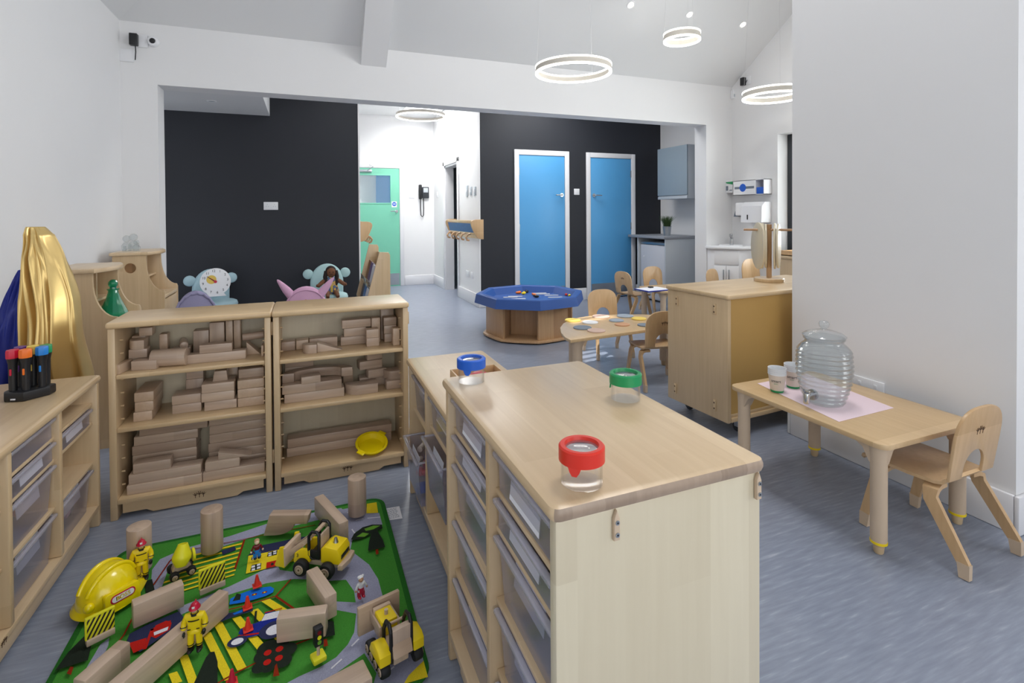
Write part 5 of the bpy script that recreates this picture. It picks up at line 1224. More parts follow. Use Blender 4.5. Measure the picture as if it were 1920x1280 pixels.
# ------------------------------------------------------------------ kitchen corner in the far room
KF = thing('fridge', 'silver under-counter fridge under the grey worktop', 'fridge', (4.50, 5.70, 0))
mb = MB(); mb.box((.03, 0, .02), (.53, .545, .83), .004); mb.build('body', 'fridge', KF)
mb = MB(); mb.box((0, 0, .04), (.03, .545, .79), .006); dr = mb.build('door', 'fridge', KF)
mb = MB(); mb.cyl((-.006, .47, .62), (0, .47, .62), .014, n=18); mb.build('badge', 'whitep', dr)
mb = MB(); mb.box((.002, 0, .795), (.03, .545, .828), .004); mb.build('top_trim', 'steel', KF)
mb = MB(); mb.box((.05, .02, 0), (.50, .52, .02)); mb.build('foot', 'blackp', KF)
EP = thing('kitchen_end_panel', 'pale grey end panel beside the silver fridge', 'panel', (4.47, 5.655, 0))
mb = MB(); mb.box((0, 0, 0), (.575, .02, .885), .002); mb.build('panel', 'greyp', EP)
EP2 = thing('kitchen_end_panel', 'pale grey panel on far side of the silver fridge, by the black wall', 'panel', (4.47, 6.27, 0))
mb = MB(); mb.box((0, 0, 0), (.575, .02, .885), .002); mb.build('panel', 'greyp', EP2)
WT = thing('worktop', 'grey worktop over the silver fridge with a potted plant on it', 'worktop', (4.44, 5.64, .886))
mb = MB(); mb.box((0, 0, 0), (.605, .84, .036), .005); mb.build('board', plain('grey_worktop', (150, 154, 162), .4), WT)
UC = thing('wall_cabinet', 'grey wall cupboard above the fridge worktop', 'cupboard', (4.70, 5.50, 1.43))
mb = MB(); mb.box((.02, 0, 0), (.345, .62, .72), .002); mb.build('carcass', 'greyp', UC)
mb = MB(); mb.box((0, 0.002, .05), (.019, .618, .718), .004); mb.build('door', plain('blue_grey_cupboard_door', (150, 166, 178), .4, noise=.01), UC)
mb = MB(); mb.box((.004, 0.002, 0), (.019, .618, .04), .003); mb.build('handle_rail', 'greyp', UC)
q = at(1260, 440, z=.9225)
PL = thing('potted_plant', 'small green grass plant in a zinc pot on the worktop', 'plant', (4.66, 5.86, .9225))
mb = MB(); mb.lathe([(0, 0), (.045, 0), (.058, .125), (.062, .128), (.058, .131), (.052, .125), (.050, .11), (0, .11)], 32); mb.build('pot', 'pot', PL)
mb = MB(); rnd = random.Random(2)
for i in range(230):
    a = rnd.uniform(0, 6.28); r0 = rnd.uniform(0, .045); L_ = rnd.uniform(.10, .17); o_ = rnd.uniform(.01, .06)
    p0 = Vector((r0*math.cos(a), r0*math.sin(a), .11)); p1 = p0+Vector((math.cos(a)*o_*.6, math.sin(a)*o_*.6, L_*.65)); p2 = p0+Vector((math.cos(a)*o_*1.5, math.sin(a)*o_*1.5, L_))
    mb.strip([p0, p1, p2], (-math.sin(a), math.cos(a), 0), [.005, .004, .001], .001)
mb.build('grass', 'leaf', PL)

# ------------------------------------------------------------------ corner with the washbasin
SK = thing('vanity_unit', 'white corner washbasin cabinet with two doors and grey handles', 'cabinet', (XR, YA, 0))
cpts = [(0, 0), (-.38, 0), (-.38, -.13), (-.13, -.38), (0, -.38)]
cpts = [(-.005, -.005), (-.40, -.005), (-.40, -.10), (-.22, -.34), (-.005, -.40)]
mb = MB(); mb.prism(cpts, .08, .80, bev=.003); mb.build('carcass', 'whitep', SK)
mb = MB(); mb.prism([(x*1.10-.0 if x < -.01 else x, y*1.10 if y < -.01 else y) for x, y in cpts], .80, .835, bev=.012); mb.lathe([(.11, .835), (.125, .850), (.135, .845), (.135, .83), (.11, .835)], 32, T=Matrix.Translation((-.19, -.17, 0))); mb.build('basin', 'whitep', SK)
a_, b_ = Vector((-.40, -.10)), Vector((-.22, -.34)); u_ = (b_-a_).normalized(); n_ = Vector((u_.y, -u_.x)); n_ = -n_ if n_.dot(Vector((-1, -1))) < 0 else n_
Lf = (b_-a_).length; T = face_T((a_.x+n_.x*.001, a_.y+n_.y*.001, 0), (u_.x, u_.y, 0), (0, 0, 1))
for k in range(2):
    mb = MB(); mb.box((.012+k*(Lf/2-.008), .11, 0), (Lf/2-.004+k*(Lf/2-.008), .60, .014), .003, T=T); dr = mb.build('door', 'whitep', SK)
    xx = Lf/2-.03 if k == 0 else Lf/2+.03
    mb = MB(); mb.box((xx-.006, .44, .014), (xx+.006, .56, .030), .003, T=T); mb.build('handle', 'steel', dr)
mb = MB(); mb.box((.012, .62, 0), (Lf-.012, .78, .012), .003, T=T); mb.build('top_panel', 'whitep', SK)
mb = MB(); mb.cyl((-.10, -.09, .835), (-.10, -.09, .935), .022, .019, n=20); mb.tube([(-.10, -.09, .92), (-.14, -.125, .945), (-.19, -.17, .935)], [.016, .014, .011], 12); mb.box((-.112, -.10, .935), (-.088, -.06, .975), .006); mb.build('tap', 'chrome', SK)
def onright(px, py): return at(px, py, x=XR)
q0, q1 = onright(1388, 340), onright(1447, 364)
DB = thing('glove_dispenser', 'white wall box with a grey band and blue round emblem, blue pack at its end', 'dispenser', (XR, q0.y, q1.z), -90)
Wd = q0.y-q1.y; H_ = q0.z-q1.z
mb = MB(); mb.box((0, -.12, 0), (Wd, 0, .006)); mb.box((0, -.12, H_-.006), (Wd, 0, H_)); mb.box((0, -.12, 0), (.006, 0, H_)); mb.box((Wd-.006, -.12, 0), (Wd, 0, H_)); mb.box((Wd*.74, -.12, 0), (Wd*.74+.006, 0, H_)); mb.box((0, -.12, 0), (Wd*.74, -.114, H_)); mb.box((0, -.004, 0), (Wd, 0, H_)); mb.build('box', 'whitep', DB)
mb = MB(); mb.box((.03, -.1212, H_*.42), (Wd*.70, -.1202, H_*.58)); mb.build('grey_band', 'felt_slate', DB)
mb = MB(); mb.cyl((Wd*.34, -.1235, H_*.5), (Wd*.34, -.1213, H_*.5), H_*.27, n=28); mb.build('round_emblem', 'blue', DB)
mb = MB(); mb.box((Wd*.77, -.118, .008), (Wd-.012, -.02, H_*.48), .004); mb.build('blue_pack', 'blue', DB)
q0, q1 = onright(1369, 341), onright(1388, 361)
FA = thing('first_aid_box', 'white and green carton on the wall left of the glove box', 'box', (XR, q0.y, q1.z), -90)
Wd = q0.y-q1.y-.01; H_ = q0.z-q1.z
mb = MB(); mb.box((0, -.10, 0), (Wd, 0, H_), .003); mb.build('carton', 'whitep', FA)
mb = MB(); mb.prism([(.01, H_*.95), (Wd-.005, H_*.97), (Wd-.005, H_*.70), (.05, H_*.82)], -.1015, -.1003, plane='y'); mb.build('green_flash', 'green', FA)
mb = MB(); mb.box((.02, -.1015, H_*.2), (.07, -.1003, H_*.6)); mb.box((.09, -.1015, H_*.18), (Wd-.02, -.1003, H_*.26)); mb.build('printing', 'felt_slate', FA)
q0, q1 = onright(1385.5, 380), onright(1406, 406)
SD = thing('soap_dispenser', 'white wall soap dispenser with a grey lever left of the towel dispenser', 'dispenser', (XR, q0.y, q1.z), -90)
Wd = q0.y-q1.y; H_ = q0.z-q1.z
mb = MB(); mb.box((.03, -.10, .01), (Wd, 0, H_), .02, 3); mb.build('body', 'whitep', SD)
mb = MB(); mb.prism([(0, 0), (.07, 0), (.035, H_*.55)], -.09, -.02, plane='y', bev=.006); mb.build('lever', 'felt_slate', SD)
q0, q1 = onright(1407, 379), onright(1447, 417)
TD = thing('towel_dispenser', 'large white paper towel dispenser with dark slot on right wall', 'dispenser', (XR, q0.y, q1.z), -90)
Wd = q0.y-q1.y; H_ = q0.z-q1.z
mb = MB(); mb.prism([(0, 0), (0, H_), (-.10, H_), (-.15, H_*.8), (-.16, 0)], 0, Wd, plane='x', bev=.012); mb.build('body', 'whitep', TD)
mb = MB(); mb.box((Wd*.32, -.163, H_*.14), (Wd*.37, -.156, H_*.38), .003); mb.build('slot', 'blackp', TD)
# wooden trays and pot under the window
SH = thing('window_shelf', 'low maple shelf unit with raised back under the bay window', 'shelf unit', (4.38, 2.58, 0))
mb = MB(); mb.box((0, 0, 0), (.02, 1.2, .78), .003); mb.build('front_panel', 'maple_z', SH)
mb = MB(); mb.box((.02, 0, 0), (.56, .02, .78)); mb.box((.02, 1.18, 0), (.56, 1.2, .78)); mb.build('side_panel', 'maple_z', SH)
mb = MB(); mb.box((-.01, -.01, .78), (.57, 1.21, .805), .006); mb.build('top', 'maple_y', SH)
mb = MB(); mb.box((.50, 0, .805), (.52, 1.2, .93), .003); mb.build('raised_back', 'ply', SH)
for k, (y, lab) in enumerate(((3.30, 'wooden tray with teal cloth on the shelf under the window'), (3.66, 'second wooden tray at the far end of the window shelf'))):
    t = thing('wooden_tray', lab, 'tray', (4.60, y, .806))
    mb = MB(); mb.box((-.18, -.15, 0), (.18, .15, .008)); mb.box((-.18, -.15, 0), (-.17, .15, .05)); mb.box((.17, -.15, 0), (.18, .15, .05)); mb.box((-.18, -.15, 0), (.18, -.14, .05)); mb.box((-.18, .14, 0), (.18, .15, .05)); mb.build('tray', 'ply', t)
    if k == 0:
        mb = MB()
        for i in range(7): mb.box((-.14+i*.035, -.12+.02*(i % 3), .008), (-.115+i*.035, .10, .040+.004*(i % 2)), .004)
        o = mb.build('teal_cloth', 'green'); o.location = (4.60, y, .8065); tag(o, 'folded teal cloths lying in the wooden tray under the window', 'cloth')
t = thing('grey_watering_can', 'small grey metal can near the window edge', 'can', (4.62, 3.02, .806))
mb = MB(); mb.lathe([(0, 0), (.055, 0), (.06, .10), (.05, .12), (0, .12)], 24); mb.build('body', 'steel', t)
mb = MB(); mb.tube([(.055, 0, .03), (.10, 0, .07), (.13, 0, .12)], [.012, .010, .012], 10); mb.build('spout', 'steel', t)
mb = MB(); mb.tube([(-.05, 0, .03), (-.10, 0, .06), (-.09, 0, .11), (-.04, 0, .12)], .006, 8); mb.build('handle', 'steel', t)

# ------------------------------------------------------------------ the play rug
RX0, RX1, RY0, RY1, RZ = -0.655, 0.300, 1.335, 2.300, 0.008
mats = ['r_edge', 'r_green', 'r_grey', 'r_yellow', 'r_dark', 'r_red', 'r_rust', 'r_blue', 'r_navy', 'r_white', 'r_tblue', 'r_lgreen']
RI = {m: i for i, m in enumerate(mats)}
mb = MB(); mb.prism(rrect(RX0, RX1, RY0, RY1, .06), 0, RZ, mat=0, bev=.003)
lay = [0]
def rz_(): lay[0] += 1; return RZ + .00012*lay[0]
def pp(m, pts, z=None):
    z = z or rz_(); out = []
    for x, y in pts:
        p = at(x, y, z=z); out.append((min(max(p.x, RX0+.012), RX1-.012), min(max(p.y, RY0+.012), RY1-.012), z))
    mb.flat(out, RI['r_'+m])
def line(m, pts, w):
    z = rz_(); P = [at(x, y, z=z) for x, y in pts]
    for a, b in zip(P[:-1], P[1:]):
        d = (b-a); d.z = 0; d.normalize(); n = Vector((-d.y, d.x, 0))*w/2; a2, b2 = a-d*w*.4, b+d*w*.4
        mb.flat([a2+n, b2+n, b2-n, a2-n], RI['r_'+m])
def disc(m, px, py, r, sq=1.0, an=0):
    z = rz_(); c = at(px, py, z=z); ca, sa = math.cos(an), math.sin(an)
    mb.flat([(c.x+r*math.cos(2*math.pi*k/20)*ca-r*sq*math.sin(2*math.pi*k/20)*sa, c.y+r*math.cos(2*math.pi*k/20)*sa+r*sq*math.sin(2*math.pi*k/20)*ca, z) for k in range(20)], RI['r_'+m])
z = rz_(); mb.flat([(x, y, z) for x, y in rrect(RX0+.018, RX1-.018, RY0+.018, RY1-.018, .045)], RI['r_green'])
# roads
pp('grey', [(285, 1068), (300, 1048), (345, 1028), (430, 1005), (505, 980), (590, 960), (640, 952), (650, 965), (595, 975), (510, 995), (430, 1020), (345, 1047), (315, 1068), (300, 1110), (282, 1110)])
pp('grey', [(628, 957), (686, 946), (690, 961), (711, 961), (717, 983), (690, 986), (668, 996), (660, 1015), (655, 1040), (640, 1060), (620, 1050), (622, 1000)])
pp('grey', [(600, 1055), (640, 1020), (662, 1035), (692, 1058), (709, 1085), (717, 1115), (716, 1150), (722, 1180), (740, 1200), (770, 1195), (792, 1222), (803, 1250), (778, 1256), (758, 1280), (700, 1280), (706, 1262), (682, 1225), (658, 1242), (630, 1262), (600, 1280), (520, 1290), (560, 1268), (600, 1250), (630, 1232), (652, 1208), (664, 1185), (668, 1150), (630, 1143), (628, 1127), (667, 1129), (664, 1108), (650, 1088), (635, 1076)])
pp('grey', [(330, 1140), (380, 1120), (430, 1099), (470, 1080), (488, 1071), (505, 1064), (521, 1061), (525, 1068), (545, 1071), (590, 1066), (640, 1060), (655, 1086), (600, 1090), (582, 1086), (550, 1085), (500, 1093), (440, 1111), (380, 1132), (340, 1152)])
pp('grey', [(178, 1225), (188, 1208), (205, 1195), (203, 1210), (193, 1232), (170, 1275), (150, 1290), (140, 1280), (160, 1255)])
for a, b in (((652, 960), (658, 965)), ((690, 971), (712, 969)), ((660, 992), (668, 1003)), ((660, 1210), (672, 1198)), ((622, 1252), (640, 1236)), ((668, 975), (680, 972)), ((728, 1258), (738, 1250))): line('white', (a, b), .005)
# corners
pp('yellow', [(688, 944), (706, 941), (709, 961), (687, 962)])
pp('yellow', [(757, 1282), (766, 1266), (780, 1252), (795, 1238), (805, 1262), (806, 1282)])
pp('yellow', [(205, 1062), (225, 1054), (243, 1050), (243, 1064), (205, 1078)])
pp('green', [(661, 1243), (683, 1224), (706, 1262), (700, 1282), (668, 1282)])
# left field: bands of yellow
TL, TR, BR, BL = (352, 1040), (457, 1015), (438, 1082), (270, 1135)
def bl(u, v): return ((TL[0]*(1-u)+TR[0]*u)*(1-v)+(BL[0]*(1-u)+BR[0]*u)*v, (TL[1]*(1-u)+TR[1]*u)*(1-v)+(BL[1]*(1-u)+BR[1]*u)*v)
for k in range(8):
    v0, v1 = k/8+.02, k/8+.065; pp('yellow', [bl(0, v0), bl(1, v0), bl(1, v1), bl(0, v1)])
line('rust', [(270, 1135), (285, 1100), (318, 1052), (330, 1040)], .005)
line('rust', [(330, 1035), (440, 1014), (505, 1000), (590, 984)], .0035); line('rust', [(458, 1012), (441, 1065)], .007)
pp('navy', [(415, 1032), (440, 1024), (443, 1030), (418, 1040)])
pp('dark', [(270, 1090), (285, 1085), (290, 1105), (275, 1115)])
# house
pp('yellow', [(461, 1075), (466, 1041), (500, 1034), (556, 1021), (562, 1049), (524, 1058), (494, 1067)])
pp('navy', [(463, 1042), (490, 1022), (572, 1005), (566, 1020), (500, 1035)])
for q in ([(471, 1050), (490, 1042), (489, 1038), (472, 1044)], [(469, 1071), (489, 1066), (490, 1055), (472, 1059)], [(501, 1043), (519, 1039), (520, 1031), (503, 1035)], [(530, 1054), (549, 1049), (550, 1041), (531, 1046)]):
    pp('dark', q); c = (sum(p[0] for p in q)/4, sum(p[1] for p in q)/4)
    for sx in (-.5, .5):
        for sy in (-.5, .5): pp('white', [(c[0]+(p[0]-c[0])*.34+sx*(q[2][0]-q[0][0])*.48, c[1]+(p[1]-c[1])*.34+sy*(q[0][1]-q[3][1])*.46-sx*3.5) for p in q])
pp('red', [(499, 1065), (521, 1060), (522, 1049), (500, 1054)]); pp('dark', [(508, 1060), (513, 1058.5), (513, 1054), (508, 1055.5)])
# pond
pp('blue', [(430, 1133), (432, 1122), (450, 1113), (470, 1106), (492, 1101), (507, 1099), (514, 1103), (512, 1110), (498, 1117), (475, 1124), (450, 1130)])
pp('dark', [(436, 1127), (444, 1112), (452, 1114), (450, 1124), (440, 1126)])
for px, py in ((477, 1114), (496, 1110)): disc('rust', px, py, .008, .6); disc('yellow', px, py, .003)
line('rust', [(420, 1145), (470, 1132), (517, 1117), (545, 1086)], .005); line('rust', [(517, 1117), (560, 1147)], .007)
# lower field
for a, b in (((318, 1262), (325, 1282)), ((338, 1230), (356, 1285)), ((381, 1188), (422, 1275)), ((402, 1168), (446, 1256)), ((437, 1158), (494, 1230)), ((470, 1144), (522, 1203)), ((492, 1126), (530, 1152))):
    pp('yellow', [(a[0]-2, a[1]+1), (a[0]+14, a[1]-4), (b[0]+17, b[1]-5), (b[0]-1, b[1]+1)])
line('rust', [(408, 1280), (440, 1262), (500, 1232), (560, 1205), (600, 1190)], .005)
# barn
pp('navy', [(238, 1200), (243, 1188), (280, 1168), (335, 1146), (352, 1165), (300, 1196), (262, 1222), (240, 1205)])
pp('red', [(242, 1205), (275, 1195), (272, 1214), (250, 1224)]); line('red', [(272, 1215), (285, 1180), (310, 1167), (318, 1165)], .008)
pp('red', [(281, 1192), (292, 1172), (312, 1163), (322, 1167), (318, 1180), (292, 1196)]); pp('white', [(288, 1185), (316, 1174), (314, 1181), (289, 1191)])
pp('yellow', [(222, 1205), (236, 1201), (240, 1212), (225, 1216)]); line('rust', [(205, 1225), (232, 1190), (250, 1155)], .005)
# trees
pp('dark', [(103, 1257), (128, 1222), (158, 1192), (172, 1205), (165, 1237), (130, 1248)]); pp('rust', [(125, 1262), (132, 1249), (138, 1250), (133, 1265)])
pp('dark', [(362, 1284), (386, 1232), (394, 1222), (402, 1221), (408, 1240), (408, 1284)])
pp('dark', [(658, 1011), (664, 1000), (680, 988), (698, 983), (716, 983), (717, 990), (703, 996), (685, 1006), (668, 1012)])
pp('lgreen', [(683, 991), (700, 985), (713, 985), (700, 992), (686, 995)]); pp('lgreen', [(668, 1006), (680, 998), (692, 1000), (684, 1006)])
pp('dark', [(697, 995), (705, 990), (718, 1012), (722, 1025), (690, 1032), (692, 1015)]); pp('rust', [(704, 1030), (709, 1029), (710, 1038), (705, 1039)])
pp('dark', [(613, 1162), (626, 1165), (628, 1190), (608, 1195), (606, 1180)]); pp('rust', [(607, 1198), (613, 1197), (615, 1210), (607, 1212)])
for px, py, r in ((503, 1215, .030), (522, 1212, .028), (540, 1217, .024), (492, 1230, .022), (512, 1232, .032), (530, 1238, .024), (487, 1250, .020), (503, 1250, .018), (520, 1224, .03)): disc('dark', px, py, r)
for px, py in ((502, 1223), (524, 1216), (523, 1233), (501, 1241)): disc('red', px, py, .010)
pp('rust', [(515, 1248), (519, 1243), (524, 1266), (512, 1268)])
# tractor
pp('tblue', [(447, 1187), (452, 1178), (478, 1168), (490, 1163), (498, 1148), (520, 1145), (522, 1150), (520, 1180), (495, 1188), (460, 1196)])
pp('white', [(490, 1164), (497, 1151), (524, 1144), (522, 1157)]); line('red', [(497, 1148), (528, 1140)], .004); line('red', [(448, 1192), (490, 1186)], .006)
line('dark', [(480, 1146), (478, 1166)], .006); disc('navy', 512, 1180, .038, .9); disc('white', 514, 1180, .022, .9); disc('navy', 445, 1202, .026, .75); disc('white', 445, 1202, .016, .75)
pp('navy', [(405, 1163), (420, 1150), (445, 1146), (455, 1140), (474, 1136), (474, 1145), (440, 1155), (415, 1165)]); pp('blue', [(436, 1150), (450, 1144), (456, 1141), (455, 1147), (440, 1152)])
o = mb.build('play_rug', mats, ang=30); tag(o, 'green play rug printed with roads, a yellow house, a pond, trees and a tractor', 'rug')
mb = MB(); mb.prism([(x-.318, y-2.157) for x, y in ((.290, 2.206), (.355, 2.202), (.352, 2.108), (.292, 2.118))], 0, .001); mb.build('label', 'paper')
LB = bpy.data.objects['label']; LB.name = 'care_label'; LB.parent = o; LB.location = (.318, 2.157, .0015)
mb = MB(); rnd = random.Random(6)
for k in range(9):
    y = 2.193-.0085*k
    x = .300
    while x < .338:
        w_ = rnd.uniform(.004, .012); mb.box((x, y-.0012, .0026), (min(x+w_, .345), y+.0012, .0028)); x += w_+.0025
o2 = mb.build('printed_text', 'felt_slate'); o2.parent = LB; o2.location = (-.318, -2.157, -.0015)

# ------------------------------------------------------------------ wooden blocks and toys on the rug
GZ = RZ + .0148
def plank(pa, pb, h, th, label, side=1, z=GZ):
    """stands on its long edge; pa, pb: pixels of the base line of the visible face"""
    a, b = at(*pa, z=GZ), at(*pb, z=GZ); d = (b-a); L_ = d.length; an = math.atan2(d.y, d.x)
    mb = MB(); mb.box((0, 0, 0), (L_, th*side, h), .004); bmesh.ops.translate(mb.bm, vec=(-L_/2, -th*side/2, 0), verts=mb.bm.verts[:])
    m = Vector(((a.x+b.x)/2, (a.y+b.y)/2, z)) + Vector((-math.sin(an), math.cos(an), 0))*th*side/2
    o = mb.build('building_block', 'beech_x'); o.location = m; o.rotation_euler[2] = an
    return tag(o, label, 'block', 'wooden building blocks on the rug')
plank((250, 1180), (346, 1137), .070, .038, 'wooden plank on edge right of the yellow helmet')
plank((218, 1345), (430, 1150), .070, .038, 'longest wooden plank on edge running behind the nearer firefighter')
plank((160, 1330), (246, 1250), .070, .038, 'wooden plank on edge at bottom left corner of the picture')
plank((518, 1207), (611, 1194), .070, .038, 'wooden plank on edge behind the toy traffic light')
def plank3(c0, c1, th, h, label):
    """long axis from c0 to c1 (world), standing on edge"""
    a, b = Vector(c0), Vector(c1); d = b-a; L_ = d.length
    mb = MB(); mb.box((-L_/2, -th/2, 0), (L_/2, th/2, h), .004); o = mb.build('building_block', 'beech_x'); o.location = ((a.x+b.x)/2, (a.y+b.y)/2, GZ); o.rotation_euler[2] = math.atan2(d.y, d.x)
    return tag(o, label, 'block', 'wooden building blocks on the rug')
a = at(621, 1160, z=GZ); b = at(590, 1113, z=GZ); v = (b-a).normalized()
plank3(a, a+v*.16, .038, .072, 'wooden plank on edge pointing away, in front of the yellow loader')
a = at(645, 1016, z=GZ); b = at(598, 962, z=GZ); plank3(a, b, .038, .075, 'wooden plank on edge behind the yellow loader, leading to the dowel')
a = at(568, 1300, z=GZ); b = at(668, 1262, z=GZ)
a = at(585, 1296, z=GZ); b = at(672, 1296, z=GZ)
mb = MB(); mb.box((-.085, -.035, 0), (.085, .035, .038), .004); o = mb.build('building_block', 'beech_x'); c = at(628, 1290, z=GZ+.03); o.location = (c.x, c.y, GZ); o.rotation_euler[2] = math.radians(14); tag(o, 'wooden plank cut off by the bottom edge, below the traffic light', 'block', 'wooden building blocks on the rug')
for px, py, h, lab in ((262, 1066, .150, 'wooden dowel standing behind the farther firefighter'), (398, 1030, .150, 'wooden dowel standing behind the concrete mixer'), (670, 962, .150, 'wooden dowel standing by the yellow rug corner')):
    c = at(px, py, z=0.0); r = .036
    on = RX0 < c.x < RX1 and c.y < RY1; z0 = GZ if on else 0
    mb = MB(); mb.cyl((0, 0, 0), (0, 0, h), r, n=40, bev=.003); o = mb.build('cylinder_block', 'beech_z'); c = at(px, py, z=z0); o.location = (c.x, c.y, z0+.0005); tag(o, lab, 'block', 'wooden dowels on the rug')
# arch block
c = at(540, 1000, z=GZ)
pts = [(-.085, 0), (-.045, 0)] + [(-.045+.075*math.sin(math.radians(a)), .040*(1-math.cos(math.radians(a)))) for a in range(10, 91, 10)] + [(.078, .040), (.085, .075), (-.062, .078)]
mb = MB(); mb.prism(pts, -.02, .02, plane='y', bev=.003); o = mb.build('arch_block', 'beech_x'); o.location = (c.x, c.y+.01, GZ); o.rotation_euler[2] = math.radians(-19); tag(o, 'half-arch wooden bridge block behind the digger bucket', 'block')
# helmet
HC = at(200, 1118, z=GZ)
HM = thing('toy_hard_hat', 'shiny yellow toy builder helmet with an oval BOSS badge, on the rug corner', 'helmet', (-.600, 1.992, GZ), 0)
R1, R2, Hh = .075, .082, .112
def dome(u, v, off=0.0):
    a, t = u, v; return Vector(((R1+off)*math.cos(a)*math.cos(t), (R2+off)*math.sin(a)*math.cos(t), .014+(Hh-.014+off)*math.sin(t)**.92 if t > 0 else .014))
hr = euler(0, 0, -38)
mb = MB(); nu, nv = 64, 18; rows = []
for j in range(nv): rows.append([mb.bm.verts.new(hr @ dome(2*math.pi*i/nu, math.pi/2*j/nv)) for i in range(nu)])
topv = mb.bm.verts.new(hr @ Vector((0, 0, Hh)))
for A_, B_ in zip(rows[:-1], rows[1:]):
    for i in range(nu): mb.bm.faces.new((A_[i], A_[(i+1) % nu], B_[(i+1) % nu], B_[i]))
for i in range(nu): mb.bm.faces.new((rows[-1][i], rows[-1][(i+1) % nu], topv))
for off in (-.024, .024):
    pth = []
    for k in range(-16, 17):
        s_ = k/16; y = s_*.072; x = off*(1-.25*s_*s_); zz = 1-(x/R1)**2-(y/R2)**2; pth.append(hr @ Vector((x, y, .014+(Hh-.014)*max(zz, 0)**.46+.001)))
    mb.tube(pth, .0075, 10)
mb.build('shell', 'yellow', HM, ang=60)
mb = MB(); outer = []; inn = []
for i in range(nu):
    a = 2*math.pi*i/nu; pk = max(0, math.sin(a))**6*.035
    outer.append(hr @ Vector(((R1+.013)*math.cos(a), (R2+.012+pk)*math.sin(a), .003-.004*max(0, math.sin(a))**3+.002))); inn.append(hr @ Vector(((R1-.002)*math.cos(a), (R2-.002)*math.sin(a), .017)))
vo = [mb.bm.verts.new(p) for p in outer]; vi = [mb.bm.verts.new(p) for p in inn]; vl = [mb.bm.verts.new(p-Vector((0, 0, .003))) for p in outer]; vk = [mb.bm.verts.new(p-Vector((0, 0, .004))) for p in inn]
for i in range(nu):
    j = (i+1) % nu
    mb.bm.faces.new((vo[i], vo[j], vi[j], vi[i])); mb.bm.faces.new((vl[j], vl[i], vk[i], vk[j])); mb.bm.faces.new((vl[i], vl[j], vo[j], vo[i])); mb.bm.faces.new((vk[j], vk[i], vi[i], vi[j]))
mb.build('brim', 'yellow', HM, ang=60)
# side knob, badge on a flat boss facing the camera's right
mb = MB(); kd = Vector((-.28, -1, 0)).normalized(); mb.ball(kd*.083+Vector((0, 0, .034)), (.014, .014, .014), 16); mb.build('knob', 'yellow', HM)
bn = Vector((.60, -.78, .12)).normalized(); bc = Vector((.058, -.060, .038))
bx = Vector((0, 0, 1)).cross(bn).normalized(); by = bn.cross(bx); TBd = face_T(bc, bx, by) @ Matrix.Scale(.80, 4)
mb = MB(); mb.prism(rrect(-.060, .060, -.045, .026, .012), -.03, 0, T=TBd, bev=.004); mb.build('badge_boss', 'yellow', HM)
mb = MB(); mb.prism(rrect(-.042, .042, -.0155, .0155, .0154, 10), 0, .0016, T=TBd, bev=.0005); bd = mb.build('badge', 'crimson', HM)
mb = MB(); mb.prism(rrect(-.037, .037, -.0108, .0108, .0107, 10), .0016, .0024, T=TBd); mb.build('badge_field', 'paper', bd)
text('badge_text', 'BOSS', .0215, 'blackp', TBd @ Matrix.Translation((-.0006, .0, .0028)), bd, .0003); text('badge_text', 'BOSS', .0200, 'yellow2', TBd @ Matrix.Translation((0, .0, .0036)), bd, .0003)
# striped barriers
def barrier(loc, rz, label, L_=.098):
    t = thing('toy_barrier', label, 'barrier', loc, rz, 'striped toy barriers')
    mb = MB(); mb.box((-L_/2, -.010, 0), (L_/2, .010, .017), .002); mb.build('base', 'beech_x', t)
    mb = MB(); mb.box((-L_/2, -.004, .017), (L_/2, .004, .075), .001); bd = mb.build('board', 'hazard', t)
    mb = MB(); mb.box((-L_/2-.001, -.005, .073), (L_/2+.001, .005, .078), .001); mb.box((-L_/2-.002, -.005, .017), (-L_/2+.002, .005, .075)); mb.build('yellow_edge', 'lime', bd)
    return t
a, b = at(160, 1213, z=GZ), at(214, 1186, z=GZ); m = (a+b)/2; barrier((m.x, m.y+.004, GZ), math.degrees(math.atan2((b-a).y, (b-a).x)), 'black and yellow striped toy barrier in front of the yellow helmet', (b-a).length)
a, b = at(373, 1118, z=GZ), at(421, 1098, z=GZ); m = (a+b)/2; barrier((m.x, m.y+.01, GZ), math.degrees(math.atan2((b-a).y, (b-a).x)), 'black and yellow striped toy barrier behind the long plank', (b-a).length)
# traffic light
c = at(597, 1236, z=GZ); TLt = thing('toy_traffic_light', 'toy traffic light on a yellow base in front of the plank', 'traffic light', (c.x, c.y, GZ), 18)
mb = MB(); mb.box((-.018, -.018, 0), (.018, .018, .014), .004); mb.build('base', 'lime', TLt)
mb = MB(); mb.cyl((0, 0, .014), (0, 0, .05), .0045, n=12); mb.build('post', 'beech_z', TLt)
mb = MB(); mb.box((-.012, -.010, .042), (.012, .010, .092), .003); mb.build('head', 'blackp', TLt)
for z, m in ((.080, 'maroon'), (.067, 'lime'), (.054, 'r_lgreen')):
    mb = MB(); mb.cyl((0, -.0100, z), (0, -.0115, z), .0055, n=16); mb.build('lamp_disc', m, TLt)
# cones
for px, py, lab in ((482, 1102, 'small red toy cone on the grey path above the pond'), (464, 1143, 'small red toy cone on the blue trailer picture'), (465, 1184, 'small red toy cone on the tractor picture'), (435, 1284, 'small red toy cone at bottom edge, below the dark tree picture')):
    c = at(px, py-4, z=GZ); t = thing('toy_cone', lab, 'cone', (c.x, c.y, GZ), 12, 'red toy traffic cones')
    mb = MB(); mb.box((-.0135, -.0135, 0), (.0135, .0135, .004), .002); mb.build('base', 'red', t)
    mb = MB(); mb.lathe([(0, .004), (.010, .004), (.0035, .036), (0, .037)], 20); mb.build('cone', 'crimson' if py > 1250 else 'red', t)
